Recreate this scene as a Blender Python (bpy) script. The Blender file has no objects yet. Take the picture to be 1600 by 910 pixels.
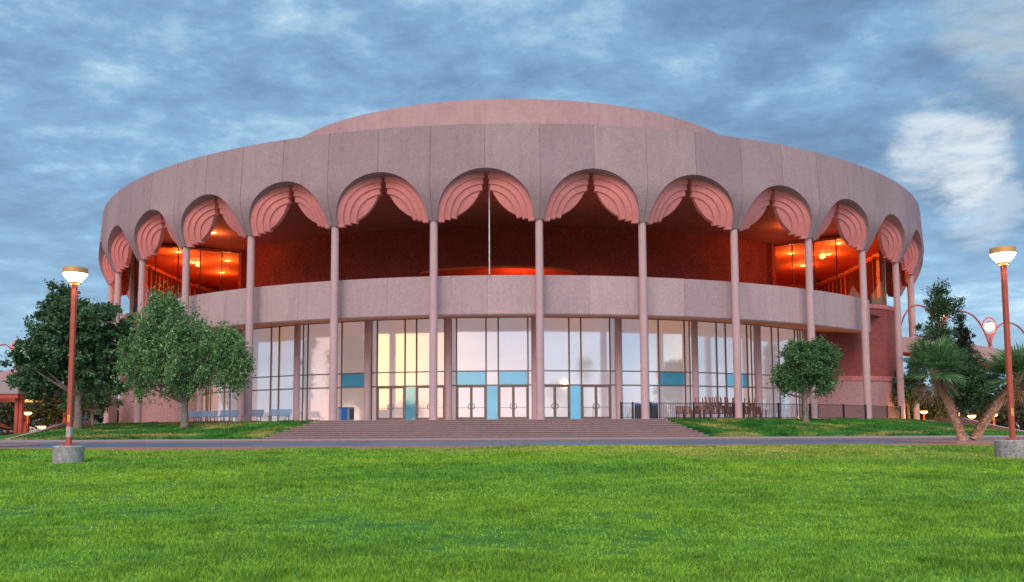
import bpy, math, random
import numpy as np
from math import sin, cos, pi, sqrt, radians, atan2
from mathutils import Matrix, Vector
random.seed(7); rng = np.random.default_rng(7)
sc = bpy.context.scene
col = sc.collection
PZ = .73            # plaza level (eye level is z = 0)
BC = (0., 109.)     # centre of the round auditorium
ROT = -.0404        # its axis is turned a little to the left of the view
NB = 37; DEL = 2*pi/NB

# ------------------------------------------------------------------ materials
def new_mat(name):
    m = bpy.data.materials.new(name); m.use_nodes = True
    nt = m.node_tree; b = nt.nodes['Principled BSDF']
    return m, nt, b
def N(nt, t, **kw):
    n = nt.nodes.new(t)
    for k, v in kw.items():
        if k in n.inputs: n.inputs[k].default_value = v
        else: setattr(n, k, v)
    return n
def coords(nt, kind='Object', scale=(1,1,1)):
    tc = N(nt, 'ShaderNodeTexCoord'); mp = N(nt, 'ShaderNodeMapping')
    mp.inputs['Scale'].default_value = scale
    if kind == 'World':
        g = N(nt, 'ShaderNodeNewGeometry'); nt.links.new(g.outputs['Position'], mp.inputs[0])
    else: nt.links.new(tc.outputs[kind], mp.inputs[0])
    return mp.outputs[0]
def ramp(nt, fac, stops):
    r = N(nt, 'ShaderNodeValToRGB'); e = r.color_ramp.elements
    while len(e) < len(stops): e.new(.5)
    for i, (p, c) in enumerate(stops):
        e[i].position = p; e[i].color = (*c, 1) if len(c) == 3 else c
    nt.links.new(fac, r.inputs[0]); return r.outputs[0]
def mix(nt, fac, a, b, mode='MIX'):
    m = N(nt, 'ShaderNodeMix', data_type='RGBA', blend_type=mode)
    if isinstance(fac, (int, float)): m.inputs[0].default_value = fac
    else: nt.links.new(fac, m.inputs[0])
    for i, s in ((6, a), (7, b)):
        if isinstance(s, tuple): m.inputs[i].default_value = (*s, 1)
        else: nt.links.new(s, m.inputs[i])
    return m.outputs[2]
def noise(nt, vec, scale, detail=3, rough=.55, dist=0.):
    n = N(nt, 'ShaderNodeTexNoise'); n.inputs['Scale'].default_value = scale
    n.inputs['Detail'].default_value = detail; n.inputs['Roughness'].default_value = rough
    n.inputs['Distortion'].default_value = dist
    nt.links.new(vec, n.inputs['Vector']); return n.outputs['Fac']
def bump(nt, h, b, strength=.3, dist=.02):
    n = N(nt, 'ShaderNodeBump'); n.inputs['Strength'].default_value = strength
    n.inputs['Distance'].default_value = dist
    nt.links.new(h, n.inputs['Height']); nt.links.new(n.outputs[0], b.inputs['Normal'])
def simple(name, c, rough=.6, metal=0., var=.18, scale=3., bmp=.15, spec=.5, fine=None):
    m, nt, b = new_mat(name)
    v = coords(nt, 'World')
    n1 = noise(nt, v, scale, 5)
    lo = tuple(x*(1-var) for x in c); hi = tuple(min(1, x*(1+var)) for x in c)
    cc = ramp(nt, n1, [(.3, lo), (.7, hi)])
    if fine:
        n2 = noise(nt, v, fine, 2)
        cc = mix(nt, .6, cc, ramp(nt, n2, [(.35, tuple(x*.55 for x in c)), (.65, tuple(min(1, x*1.35) for x in c))]))
        bump(nt, n2, b, bmp)
    elif bmp: bump(nt, n1, b, bmp)
    nt.links.new(cc, b.inputs['Base Color'])
    b.inputs['Roughness'].default_value = rough; b.inputs['Metallic'].default_value = metal
    b.inputs['Specular IOR Level'].default_value = spec
    return m
def concrete(name, c, stain=.22, speck=.35, panels=False):
    m, nt, b = new_mat(name)
    v = coords(nt, 'World'); vs = coords(nt, 'World', (1.2, 1.2, .12))
    big = noise(nt, v, .28, 6, .68); streak = noise(nt, vs, 1.9, 6, .65)
    fine = noise(nt, v, 9., 4, .85); mid = noise(nt, v, 2.4, 4)
    cc = ramp(nt, big, [(.32, tuple(x*(1-stain) for x in c)), (.68, tuple(x*(1+stain*.5) for x in c))])
    cc = mix(nt, .28, cc, ramp(nt, streak, [(.34, tuple(x*(1-stain*1.5) for x in c)), (.55, c), (.7, tuple(min(1, x*1.12) for x in c))]))
    cc = mix(nt, speck, cc, ramp(nt, fine, [(.36, tuple(x*.4 for x in c)), (.5, c), (.64, tuple(min(1, x*1.7) for x in c))]))
    cc = mix(nt, .3, cc, ramp(nt, mid, [(.35, (c[0]*.82, c[1]*.84, c[2]*.92)), (.65, (c[0]*1.1, c[1]*1.04, c[2]))]))
    if panels:
        tc = N(nt, 'ShaderNodeTexCoord'); sp = N(nt, 'ShaderNodeSeparateXYZ'); nt.links.new(tc.outputs['Object'], sp.inputs[0])
        at_ = N(nt, 'ShaderNodeMath', operation='ARCTAN2'); nt.links.new(sp.outputs[0], at_.inputs[0])
        ng = N(nt, 'ShaderNodeMath', operation='MULTIPLY'); nt.links.new(sp.outputs[1], ng.inputs[0]); ng.inputs[1].default_value = -1; nt.links.new(ng.outputs[0], at_.inputs[1])
        dv = N(nt, 'ShaderNodeMath', operation='DIVIDE'); nt.links.new(at_.outputs[0], dv.inputs[0]); dv.inputs[1].default_value = DEL/2
        fl = N(nt, 'ShaderNodeMath', operation='FLOOR'); nt.links.new(dv.outputs[0], fl.inputs[0])
        wn = N(nt, 'ShaderNodeTexWhiteNoise', noise_dimensions='1D'); nt.links.new(fl.outputs[0], wn.inputs['W'])
        cc = mix(nt, 1., cc, ramp(nt, wn.outputs['Value'], [(0, (.88, .87, .88)), (1, (1.08, 1.08, 1.05))]), 'MULTIPLY')
        drip = noise(nt, coords(nt, 'World', (1., 1., .12)), 1.3, 5, .65)
        cc = mix(nt, .6, cc, ramp(nt, drip, [(.33, (.84, .82, .82)), (.48, (1, 1, 1))]), 'MULTIPLY')
    nt.links.new(cc, b.inputs['Base Color']); bump(nt, fine, b, .35, .03)
    b.inputs['Roughness'].default_value = .85; b.inputs['Specular IOR Level'].default_value = .25
    return m
def emit(name, c, s):
    m, nt, b = new_mat(name)
    b.inputs['Base Color'].default_value = (*c, 1)
    b.inputs['Emission Color'].default_value = (*c, 1); b.inputs['Emission Strength'].default_value = s
    return m
def foliage_mat(name, dark, light, sc_=1.1):
    m, nt, b = new_mat(name)
    v = coords(nt, 'World')
    n1 = noise(nt, v, sc_, 3); n2 = noise(nt, v, 9., 2)
    c1 = ramp(nt, n1, [(.35, dark), (.65, light)])
    cc = mix(nt, .5, c1, ramp(nt, n2, [(.33, tuple(x*.45 for x in dark)), (.68, tuple(x*1.35 for x in light))]))
    ra = N(nt, 'ShaderNodeAttribute', attribute_name='rnd')
    cc = mix(nt, 1., cc, ramp(nt, ra.outputs['Fac'], [(0, (.5, .55, .55)), (.75, (1.05, 1.05, 1.)), (1, (1.9, 1.75, 1.6))]), 'MULTIPLY')
    nt.links.new(cc, b.inputs['Base Color'])
    b.inputs['Roughness'].default_value = .5; b.inputs['Specular IOR Level'].default_value = .4
    tr = N(nt, 'ShaderNodeBsdfTranslucent'); nt.links.new(cc, tr.inputs[0])
    ms = N(nt, 'ShaderNodeMixShader'); ms.inputs[0].default_value = .28
    nt.links.new(b.outputs[0], ms.inputs[1]); nt.links.new(tr.outputs[0], ms.inputs[2])
    nt.links.new(ms.outputs[0], nt.nodes['Material Output'].inputs[0])
    return m
def glass_mat(name, tint, gl, fac, rough=.02, lit=0., own=False):
    m, nt, b = new_mat(name)
    v = coords(nt, 'World')
    n1 = noise(nt, v, .9, 2)
    cc = ramp(nt, n1, [(.3, tuple(x*.85 for x in tint)), (.7, tint)])
    nt.links.new(cc, b.inputs['Base Color']); b.inputs['Roughness'].default_value = .5
    if lit:      # glow added to the panes to lift their dark tops, as if lit from behind
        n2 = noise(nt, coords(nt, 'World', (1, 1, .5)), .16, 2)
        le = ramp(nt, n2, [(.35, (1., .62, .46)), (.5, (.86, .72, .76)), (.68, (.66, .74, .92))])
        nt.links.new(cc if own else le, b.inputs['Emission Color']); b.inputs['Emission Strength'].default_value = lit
    g = N(nt, 'ShaderNodeBsdfGlossy'); g.inputs['Color'].default_value = (*gl, 1); g.inputs['Roughness'].default_value = rough
    bm = N(nt, 'ShaderNodeBump'); bm.inputs['Strength'].default_value = .06; bm.inputs['Distance'].default_value = .02
    nt.links.new(noise(nt, v, 1.3, 1), bm.inputs['Height']); nt.links.new(bm.outputs[0], g.inputs['Normal'])
    ms = N(nt, 'ShaderNodeMixShader'); ms.inputs[0].default_value = fac
    nt.links.new(b.outputs[0], ms.inputs[1]); nt.links.new(g.outputs[0], ms.inputs[2])
    nt.links.new(ms.outputs[0], nt.nodes['Material Output'].inputs[0])
    return m
def clear_glass(name):
    m, nt, b = new_mat(name)
    t = N(nt, 'ShaderNodeBsdfTransparent'); t.inputs[0].default_value = (.86, .84, .82, 1)
    g = N(nt, 'ShaderNodeBsdfGlossy'); g.inputs['Roughness'].default_value = .02
    ms = N(nt, 'ShaderNodeMixShader'); ms.inputs[0].default_value = .05
    nt.links.new(t.outputs[0], ms.inputs[1]); nt.links.new(g.outputs[0], ms.inputs[2])
    nt.links.new(ms.outputs[0], nt.nodes['Material Output'].inputs[0])
    return m

M = {}
M['fascia'] = concrete('pink_aggregate_concrete', (.42, .32, .335), .22, .3, True)
M['column'] = concrete('smooth_column_concrete', (.60, .43, .435), .15, .15)
M['parapet'] = concrete('balcony_concrete', (.53, .405, .42), .16, .3, True)
M['dome'] = concrete('roof_drum_stucco', (.52, .35, .345), .25, .15)
M['fan'] = concrete('rose_fan_plaster', (.92, .34, .32), .2, .3)
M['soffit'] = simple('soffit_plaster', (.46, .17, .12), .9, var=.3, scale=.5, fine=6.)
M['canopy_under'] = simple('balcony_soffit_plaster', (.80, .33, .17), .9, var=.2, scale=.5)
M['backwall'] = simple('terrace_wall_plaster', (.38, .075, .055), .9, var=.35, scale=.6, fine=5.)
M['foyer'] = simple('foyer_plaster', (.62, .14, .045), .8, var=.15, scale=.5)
M['pleat'] = simple('pleated_curtain_cloth', (.95, .38, .09), .8, var=.15, scale=1.)
M['foyerdark'] = simple('pleat_gap_shade', (.16, .03, .015), .8, bmp=0)  # dark strips that stand in for the shade between curtain pleats
M['band'] = simple('rose_trim', (.60, .23, .21), .8, var=.12, scale=1., fine=8.)
M['base'] = concrete('base_wall_concrete', (.52, .31, .31), .12, .5)
M['frame'] = simple('bronze_frame', (.25, .19, .16), .4, .4, var=.15)
M['darkframe'] = simple('dark_foyer_frame', (.05, .035, .03), .4, .3)
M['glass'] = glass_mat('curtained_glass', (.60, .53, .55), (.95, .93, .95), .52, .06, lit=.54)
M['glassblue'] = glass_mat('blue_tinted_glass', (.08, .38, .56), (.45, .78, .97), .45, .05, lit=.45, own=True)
M['clear'] = clear_glass('clear_foyer_glass')
M['steps'] = concrete('brown_step_paving', (.30, .215, .21), .25, .45)
M['nosing'] = concrete('pale_step_nosing', (.44, .34, .34), .2, .3)
M['plaza'] = concrete('plaza_paving', (.34, .26, .25), .2, .3)
M['walk'] = concrete('pavement_concrete', (.42, .36, .37), .15, .2)
M['curb'] = concrete('kerb_concrete', (.26, .19, .19), .3, .3)
M['earth'] = concrete('bare_reddish_earth', (.40, .22, .18), .3, .4)
M['asphalt'] = simple('asphalt', (.11, .18, .28), .45, var=.15, scale=.6, fine=12., bmp=.1)
M['lampconc'] = concrete('grey_base_concrete', (.36, .35, .35), .45, .9)
M['red'] = simple('red_painted_steel', (.50, .09, .06), .45, var=.15, scale=4, bmp=.03)
M['capmetal'] = simple('tan_lamp_glow_metal', (.78, .42, .15), .4, .2, bmp=0)  # tan metal with the lamp's orange glow put into its colour
M['white'] = simple('white_paint', (.75, .75, .75), .5, bmp=0)
M['silver'] = simple('galvanised_sleeve', (.55, .57, .6), .4, .6, bmp=0)
M['black'] = simple('dark_steel', (.03, .035, .045), .45, .3, bmp=0)
M['wood'] = simple('weathered_brown_wood', (.27, .12, .085), .7, var=.3, scale=8)
M['bench'] = simple('blue_grey_bench_slats', (.22, .38, .56), .55, var=.15, scale=5, bmp=.05)
M['blue'] = simple('bright_blue_plastic', (.03, .17, .55), .4, var=.1, bmp=0)
M['darkblue'] = simple('dark_blue_panel', (.04, .12, .2), .4, bmp=0)
M['greybin'] = simple('grey_bin_panel', (.32, .38, .42), .45, var=.1, bmp=0)
M['darkbin'] = simple('dark_bin_panel', (.06, .08, .10), .5, var=.1, bmp=0)
M['bark'] = simple('grey_bark', (.23, .19, .16), .9, var=.35, scale=3, fine=9., bmp=.8)
M['palmbark'] = simple('palm_trunk_fibre', (.46, .29, .20), .9, var=.5, scale=5, fine=7., bmp=.8)
M['f_dark'] = foliage_mat('dark_tree_leaves', (.045, .12, .06), (.13, .27, .13))
M['f_light'] = foliage_mat('drooping_tree_leaves', (.08, .22, .09), (.26, .47, .19))
M['f_small'] = foliage_mat('dense_small_tree_leaves', (.05, .16, .06), (.16, .34, .13))
M['f_cyp'] = foliage_mat('cypress_leaves', (.018, .026, .018), (.04, .055, .035))
M['f_mid'] = foliage_mat('mid_green_leaves', (.035, .10, .045), (.08, .18, .07))
M['f_olive'] = foliage_mat('olive_shrub_leaves', (.05, .08, .035), (.13, .16, .07))
M['f_palm'] = foliage_mat('palm_frond', (.07, .21, .08), (.24, .44, .19), 2.5)
M['f_palmdry'] = foliage_mat('dry_palm_frond', (.20, .12, .07), (.36, .24, .13), 2.5)
M['lens'] = emit('lit_lamp_lens', (1., .80, .46), 16.)
M['globe'] = emit('lit_globe', (1., .78, .42), 8.)
M['amber'] = emit('lit_amber_lamp', (1., .48, .12), 9.)
M['downlight'] = emit('lit_downlight', (1., .62, .18), 9.)
M['farwin'] = glass_mat('far_window_glass', (.06, .16, .2), (.7, .85, .95), .5)
M['farwall'] = simple('far_building_wall', (.45, .40, .42), .8)
M['cargreen'] = simple('dark_green_car_paint', (.015, .035, .022), .25, .2, bmp=0)
M['tyre'] = simple('tyre_rubber', (.02, .02, .02), .8, bmp=0)
M['carglass'] = glass_mat('car_glass', (.02, .025, .03), (.8, .8, .8), .25)

def brick_mat():
    m, nt, b = new_mat('red_brick')
    tc = N(nt, 'ShaderNodeTexCoord'); sp = N(nt, 'ShaderNodeSeparateXYZ'); nt.links.new(tc.outputs['Object'], sp.inputs[0])
    at = N(nt, 'ShaderNodeMath', operation='ARCTAN2'); nt.links.new(sp.outputs[0], at.inputs[0]); nt.links.new(sp.outputs[1], at.inputs[1])
    mu = N(nt, 'ShaderNodeMath', operation='MULTIPLY'); nt.links.new(at.outputs[0], mu.inputs[0]); mu.inputs[1].default_value = 7.
    cb = N(nt, 'ShaderNodeCombineXYZ'); nt.links.new(mu.outputs[0], cb.inputs[0]); nt.links.new(sp.outputs[2], cb.inputs[1])
    br = N(nt, 'ShaderNodeTexBrick'); nt.links.new(cb.outputs[0], br.inputs[0])
    br.inputs['Scale'].default_value = 1.; br.inputs['Brick Width'].default_value = .42; br.inputs['Row Height'].default_value = .14
    br.inputs['Mortar Size'].default_value = .012
    br.inputs['Color1'].default_value = (.36, .085, .075, 1); br.inputs['Color2'].default_value = (.25, .05, .045, 1)
    br.inputs['Mortar'].default_value = (.34, .15, .14, 1)
    v = coords(nt, 'World'); n1 = noise(nt, v, .7, 4)
    cc = mix(nt, .35, br.outputs['Color'], ramp(nt, n1, [(.3, (.22, .05, .045)), (.7, (.44, .12, .10))]))
    nt.links.new(cc, b.inputs['Base Color']); b.inputs['Roughness'].default_value = .85
    bump(nt, br.outputs['Fac'], b, .3, .01); return m
M['brick'] = brick_mat()

def grass_mat(name, base, yellow, dark, ysc=.09, thr=(.62, .78), near=False, blade=False):
    m, nt, b = new_mat(name)
    v = coords(nt, 'World'); vs = coords(nt, 'World', (.55, 1.3, 1))
    big = noise(nt, vs, .17, 5, .6, .4); pat = noise(nt, coords(nt, 'World', (.8, 1.5, 1)), ysc, 4, .6, .5)
    mid = noise(nt, vs, 2.2, 6, .75); fine = noise(nt, v, 30., 2)
    c1 = ramp(nt, big, [(.35, dark), (.62, base)])
    c1 = mix(nt, ramp(nt, pat, [(thr[0], (0, 0, 0)), (thr[1], (.75, .75, .75))]), c1, yellow)
    c1 = mix(nt, .55, c1, ramp(nt, mid, [(.36, (.35, .42, .35)), (.6, (1.25, 1.2, 1.05))]), 'MULTIPLY')
    c1 = mix(nt, .5, c1, ramp(nt, fine, [(.3, (.45, .5, .45)), (.7, (1.5, 1.45, 1.4))]), 'MULTIPLY')
    if near:   # straw-coloured patch of thinner turf near the far edge of the lawn
        sp = N(nt, 'ShaderNodeSeparateXYZ'); nt.links.new(v, sp.inputs[0])
        def gauss(cx, cy, wx, wy):
            a = N(nt, 'ShaderNodeVectorMath', operation='SUBTRACT'); nt.links.new(v, a.inputs[0]); a.inputs[1].default_value = (cx, cy, 0)
            s = N(nt, 'ShaderNodeVectorMath', operation='MULTIPLY'); nt.links.new(a.outputs[0], s.inputs[0]); s.inputs[1].default_value = (1/wx, 1/wy, 0)
            l = N(nt, 'ShaderNodeVectorMath', operation='LENGTH'); nt.links.new(s.outputs[0], l.inputs[0])
            return l.outputs['Value']
        for cx, cy, wx, wy, am in ((9, 34.5, 9, 5.5, .9), (0, 36.5, 7, 3, .7), (17, 31, 6, 6, .6), (-12, 35, 6, 2.5, .35)):
            d = gauss(cx, cy, wx, wy)
            f0 = ramp(nt, d, [(.15, (am,)*3), (1., (0, 0, 0))])
            n3 = noise(nt, vs, .9, 4, .7)
            f = mix(nt, 1., f0, ramp(nt, n3, [(.38, (.05,)*3), (.62, (1,)*3)]), 'MULTIPLY')
            c1 = mix(nt, f, c1, yellow)
    if blade:
        ra = N(nt, 'ShaderNodeAttribute', attribute_name='rnd')
        c1 = mix(nt, 1., c1, ramp(nt, ra.outputs['Fac'], [(0, (.30, .42, .5)), (.5, (.95, .95, .95)), (.85, (1.35, 1.3, 1.2)), (1, (2.6, 1.9, 3.))]), 'MULTIPLY')
    nt.links.new(c1, b.inputs['Base Color']); b.inputs['Roughness'].default_value = .7
    b.inputs['Specular IOR Level'].default_value = .2
    bump(nt, fine, b, .5, .04)
    return m
M['lawn'] = grass_mat('lawn_turf', (.11, .28, .025), (.38, .30, .09), (.06, .21, .025), near=True)
M['blade'] = grass_mat('grass_blades', (.34, .60, .045), (.68, .54, .14), (.19, .46, .055), near=True, blade=True)
M['bank'] = grass_mat('bank_turf', (.06, .25, .035), (.36, .34, .11), (.022, .13, .03), ysc=.2, thr=(.50, .60))
M['bankblade'] = grass_mat('bank_grass_blades', (.085, .30, .045), (.46, .42, .14), (.04, .19, .04), ysc=.2, thr=(.50, .60), blade=True)
M['ground'] = simple('far_ground', (.12, .11, .07), .95, var=.3, scale=.05, bmp=0)

# ------------------------------------------------------------------ mesh helpers
def tagp(o, label=None, cat=None, group=None, kind=None):
    if label: o['label'] = label
    if cat: o['category'] = cat
    if group: o['group'] = group
    if kind: o['kind'] = kind
    return o
def link(o, parent=None):
    col.objects.link(o)
    if parent is not None: o.parent = parent
    return o
def empty(name, loc, rz=0., label=None, cat=None, group=None):
    o = bpy.data.objects.new(name, None); link(o); o.location = loc; o.rotation_euler.z = rz
    o.empty_display_size = .3
    return tagp(o, label, cat, group)
class MB:
    def __init__(s): s.v = []; s.f = []; s.mi = []; s.cur = 0
    def add(s, vs, fs):
        b = len(s.v); s.v += [tuple(p) for p in vs]; s.f += [tuple(i+b for i in f) for f in fs]; s.mi += [s.cur]*len(fs); return s
    def box(s, c, d, rz=0., M_=None, taper=1.):
        x, y, z = d[0]/2, d[1]/2, d[2]/2
        pts = [Vector((sx*x*(taper if sz > 0 else 1), sy*y*(taper if sz > 0 else 1), sz*z)) for sz in (-1, 1) for sx, sy in ((-1, -1), (1, -1), (1, 1), (-1, 1))]
        R = M_ if M_ is not None else Matrix.Rotation(rz, 3, 'Z')
        pts = [R @ p + Vector(c) for p in pts]
        return s.add(pts, [(3, 2, 1, 0), (4, 5, 6, 7), (0, 1, 5, 4), (1, 2, 6, 5), (2, 3, 7, 6), (3, 0, 4, 7)])
    def bar(s, a, b, w, h=None):
        a = Vector(a); b = Vector(b); d = b-a; L = d.length; h = h or w
        q = d.to_track_quat('Z', 'Y').to_matrix()
        return s.box((a+b)/2, (w, h, L), M_=q)
    def tube(s, pts, rad, n=10, cap=True):
        pts = [Vector(p) for p in pts]; k = len(pts)
        if not hasattr(rad, '__len__'): rad = [rad]*k
        vs = []; fs = []; prev = None
        for i in range(k):
            t = (pts[min(i+1, k-1)]-pts[max(i-1, 0)]).normalized()
            if prev is None:
                up = Vector((0, 0, 1)) if abs(t.z) < .9 else Vector((1, 0, 0))
                nx = t.cross(up).normalized()
            else: nx = (prev-t*prev.dot(t)).normalized()
            prev = nx; ny = t.cross(nx)
            for j in range(n):
                a = 2*pi*j/n; vs.append(pts[i]+(nx*cos(a)+ny*sin(a))*rad[i])
        for i in range(k-1):
            for j in range(n): fs.append((i*n+j, i*n+(j+1) % n, (i+1)*n+(j+1) % n, (i+1)*n+j))
        if cap: fs.append(tuple(range(n))[::-1]); fs.append(tuple((k-1)*n+j for j in range(n)))
        return s.add(vs, fs)
    def lathe(s, prof, c=(0, 0, 0), n=32, sx=1, sy=1):
        vs = []; fs = []
        for r, z in prof:
            for j in range(n):
                a = 2*pi*j/n; vs.append((c[0]+r*cos(a)*sx, c[1]+r*sin(a)*sy, c[2]+z))
        for i in range(len(prof)-1):
            for j in range(n): fs.append((i*n+j, i*n+(j+1) % n, (i+1)*n+(j+1) % n, (i+1)*n+j))
        fs.append(tuple(range(n))[::-1]); fs.append(tuple((len(prof)-1)*n+j for j in range(n)))
        return s.add(vs, fs)
    def grid(s, rows, closed=False):
        nr = len(rows); nc = len(rows[0]); vs = [p for r in rows for p in r]; fs = []
        for i in range(nr-1):
            for j in range(nc-1+(1 if closed else 0)): fs.append((i*nc+j, i*nc+(j+1) % nc, (i+1)*nc+(j+1) % nc, (i+1)*nc+j))
        return s.add(vs, fs)
    def build(s, name, mats, parent=None, smooth=False, bevel=0., loc=None):
        me = bpy.data.meshes.new(name); me.from_pydata(s.v, [], s.f)
        if not isinstance(mats, (list, tuple)): mats = [mats]
        for m in mats: me.materials.append(m)
        if len(mats) > 1: me.polygons.foreach_set('material_index', s.mi)
        if smooth:
            me.polygons.foreach_set('use_smooth', [True]*len(me.polygons))
            try: me.set_sharp_from_angle(angle=radians(35))
            except Exception: pass
        me.update(); o = bpy.data.objects.new(name, me); link(o, parent)
        if loc: o.location = loc
        if bevel:
            md = o.modifiers.new('bevel', 'BEVEL'); md.width = bevel; md.segments = 2; md.limit_method = 'ANGLE'
        return o
def np_mesh(name, V, nper, mat, parent=None, rnd=None):
    """V: (n, nper, 3) array of separate polygons"""
    n = len(V); me = bpy.data.meshes.new(name)
    me.vertices.add(n*nper); me.vertices.foreach_set('co', V.astype(np.float32).ravel())
    me.loops.add(n*nper); me.loops.foreach_set('vertex_index', np.arange(n*nper, dtype=np.int32))
    me.polygons.add(n); me.polygons.foreach_set('loop_start', np.arange(0, n*nper, nper, dtype=np.int32))
    me.materials.append(mat); me.update(calc_edges=True)
    at_ = me.attributes.new('rnd', 'FLOAT', 'FACE'); at_.data.foreach_set('value', (rng.random(n) if rnd is None else rnd).astype(np.float32))
    o = bpy.data.objects.new(name, me); return link(o, parent)
def kids(o): return [c for c in bpy.data.objects if c.parent == o]
def copy_tree(o, parent=None):
    c = o.copy(); col.objects.link(c); c.parent = parent
    for ch in kids(o): copy_tree(ch, c)
    return c
def light(name, loc, e, c, parent=None, size=.3):
    l = bpy.data.lights.new(name, 'POINT'); l.energy = e; l.color = c; l.shadow_soft_size = size
    o = bpy.data.objects.new(name, l); link(o, parent); o.location = loc; return o

# ------------------------------------------------------------------ camera
FP = 1358.; PITCH = .0832
cam = bpy.data.cameras.new('camera'); co = bpy.data.objects.new('camera', cam); link(co)
cam.sensor_width = 36; cam.sensor_fit = 'HORIZONTAL'; cam.lens = FP/1600*36
cam.shift_y = (558.6-455)/1600; cam.clip_end = 6000; cam.clip_start = .1
co.rotation_euler = (Matrix.Rotation(pi/2+PITCH, 3, 'X') @ Matrix.Rotation(-.0048, 3, 'Z')).to_euler()
sc.camera = co
def at(px, py, Y):      # world point seen at photograph pixel (px, py) at distance Y
    # only used while laying the scene out in metres
    a = math.atan((558.6-py)/FP)+PITCH
    return ((px-800)/FP*Y*(cos(PITCH)+math.tan(a)*sin(PITCH)), Y, Y*math.tan(a))

# ------------------------------------------------------------------ building
def P(r, a, z): return (r*sin(a), -r*cos(a), z-PZ)
aud = empty('auditorium', (BC[0], BC[1], PZ), ROT, 'round pink concrete auditorium with tall arched colonnade and glazed ground floor', 'building')
RJ = 46.35; A = 3.55; W = DEL/2*RJ; ZS = 15.4; ZA = 19.0; ZT = 22.35
def rz_(z):
    if z < 18.2: return 46.35+.95*sin(pi/2*max(0, z-ZS)/2.8)
    return 47.3-.25*(z-18.2)/4.1
def setback(x): return .14+.29*(A-x)     # x = distance from the arch centre
# fascia: full ring with arched openings and recessed panel joints
def fascia():
    mb = MB()
    half = [(0, 1), (.025, 1), (.027, 0)]
    for t in np.linspace(4, 90, 20): half.append((A*sin(radians(t)), 0))
    half += [(A+.01, 0), (W-.027, 0), (W-.025, 1), (W, 1)]
    us = [(-u, g) for u, g in half[::-1][:-1]]+half
    nr = 18
    cols = []; 
    for k in range(NB):
        for (u, g) in (us if k < NB else us)[:-1]:
            zl = ZS+sqrt(max(0, A*A-u*u))*(ZA-ZS)/A if abs(u) <= A else ZS
            cols.append((k*DEL+u/RJ, zl, g, abs(u)))
    rows = []
    for i in range(nr+1):
        s = i/nr
        rows.append([P(rz_(zl+(ZT-zl)*s)-.045*g, a, zl+(ZT-zl)*s) for a, zl, g, u in cols])
    mb.grid(rows, True)
    # intrados (underside of the arches) and inner face
    r0 = [P(rz_(zl)-.045*g, a, zl) for a, zl, g, u in cols]
    r1 = [P(rz_(zl)-max(.6, setback(min(u, A))+.45 if u < A else .6), a, zl+.0) for a, zl, g, u in cols]
    mb.grid([r1, r0], True)
    mb.grid([[P(rz_(zl)-.62-(0 if u >= A else max(0, setback(u)-.15)), a, ZT-.3) for a, zl, g, u in cols], r1], True)
    # coping and inner parapet face
    mb.grid([rows[-1], [P(46.5, a, ZT+.0) for a, *_ in cols], [P(46.5, a, 21.2) for a, *_ in cols]], True)
    return mb.build('fascia', M['fascia'], aud, smooth=True)
fascia()
def ring(name, mat, prof, a0=-pi, a1=pi, n=160, smooth=True, parent=None):
    mb = MB(); mb.grid([[P(r, a0+(a1-a0)*j/n, z) for j in range(n+1)] for r, z in prof])
    return mb.build(name, mat, parent or aud, smooth=smooth)
ring('roof', M['dome'], [(46.5, 21.25), (29.2, 21.6)])
ring('roof_drum', M['dome'], [(29.6, 21.5), (29.0, 31.25), (28.3, 31.3), (0.05, 31.9)], n=200)
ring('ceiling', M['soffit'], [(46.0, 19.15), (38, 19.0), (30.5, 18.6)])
# balcony
BE = .84
mb = MB(); pa = []
js = [k*DEL/2 for k in range(-11, 12) if abs(k*DEL/2) < BE]
for j in range(len(js)+1):
    lo = -BE if j == 0 else js[j-1]; hi = BE if j == len(js) else js[j]
    for t in np.linspace(lo+.0005, hi-.0005, 8): pa.append((t, 0))
    if j < len(js): pa += [(hi-.0004, 1), (hi+.0004, 1)]
mb.grid([[P(r-.03*g*gg, t, z) for t, g in pa] for r, z, gg in ((44.55, 10.4, 0), (44.6, 11.5, 0), (44.95, 11.5, 1), (44.98, 8.6, 1), (44.9, 8.5, 1))])
mb.build('balcony_parapet', M['parapet'], aud, smooth=True)
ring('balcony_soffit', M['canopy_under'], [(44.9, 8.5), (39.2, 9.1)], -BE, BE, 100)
ring('terrace_floor', M['plaza'], [(44.6, 10.4), (30.5, 10.4)], -1., 1., 100)
# ground floor wall behind the glazing
ring('foyer_wall', M['canopy_under'], [(38.9, PZ), (38.9, 9.3)], -1.05, 1.05, 80)
ring('side_wall', M['base'], [(40., PZ), (40., 11.2), (30, 11.2)], 1.15, 2*pi-1.15, 100)
ring('rear_wall', M['base'], [(38., 11.2), (38., 19.1)], 1.6, 2*pi-1.6, 100)
# terrace back wall
mb = MB()
def rw(a): return 31+3*(a/.94)**2
aa = np.linspace(-.94, .94, 90)
mb.grid([[P(rw(a), a, 10.3) for a in aa], [P(rw(a), a, 19.) for a in aa]])
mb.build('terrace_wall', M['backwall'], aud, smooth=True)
# terrace canopy
mb = MB(); n = 40; top = []; bot = []; tb = []
for j in range(n+1):
    t = pi*j/n; x = -7.2*cos(t); y = -31-3.8*sin(t)
    a = atan2(x, -y); r = sqrt(x*x+y*y)
    tb.append((a, r))
mb.grid([[P(30.5, a, 14.28) for a, r in tb], [P(r, a, 14.12) for a, r in tb], [P(r, a, 13.92) for a, r in tb], [P(30.5, a, 13.9) for a, r in tb]])
mb.build('terrace_canopy', M['foyer'], aud, smooth=True)
light('canopy_lamp', P(33.6, .06, 12.2), 320, (1, .14, .05), aud)
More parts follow.
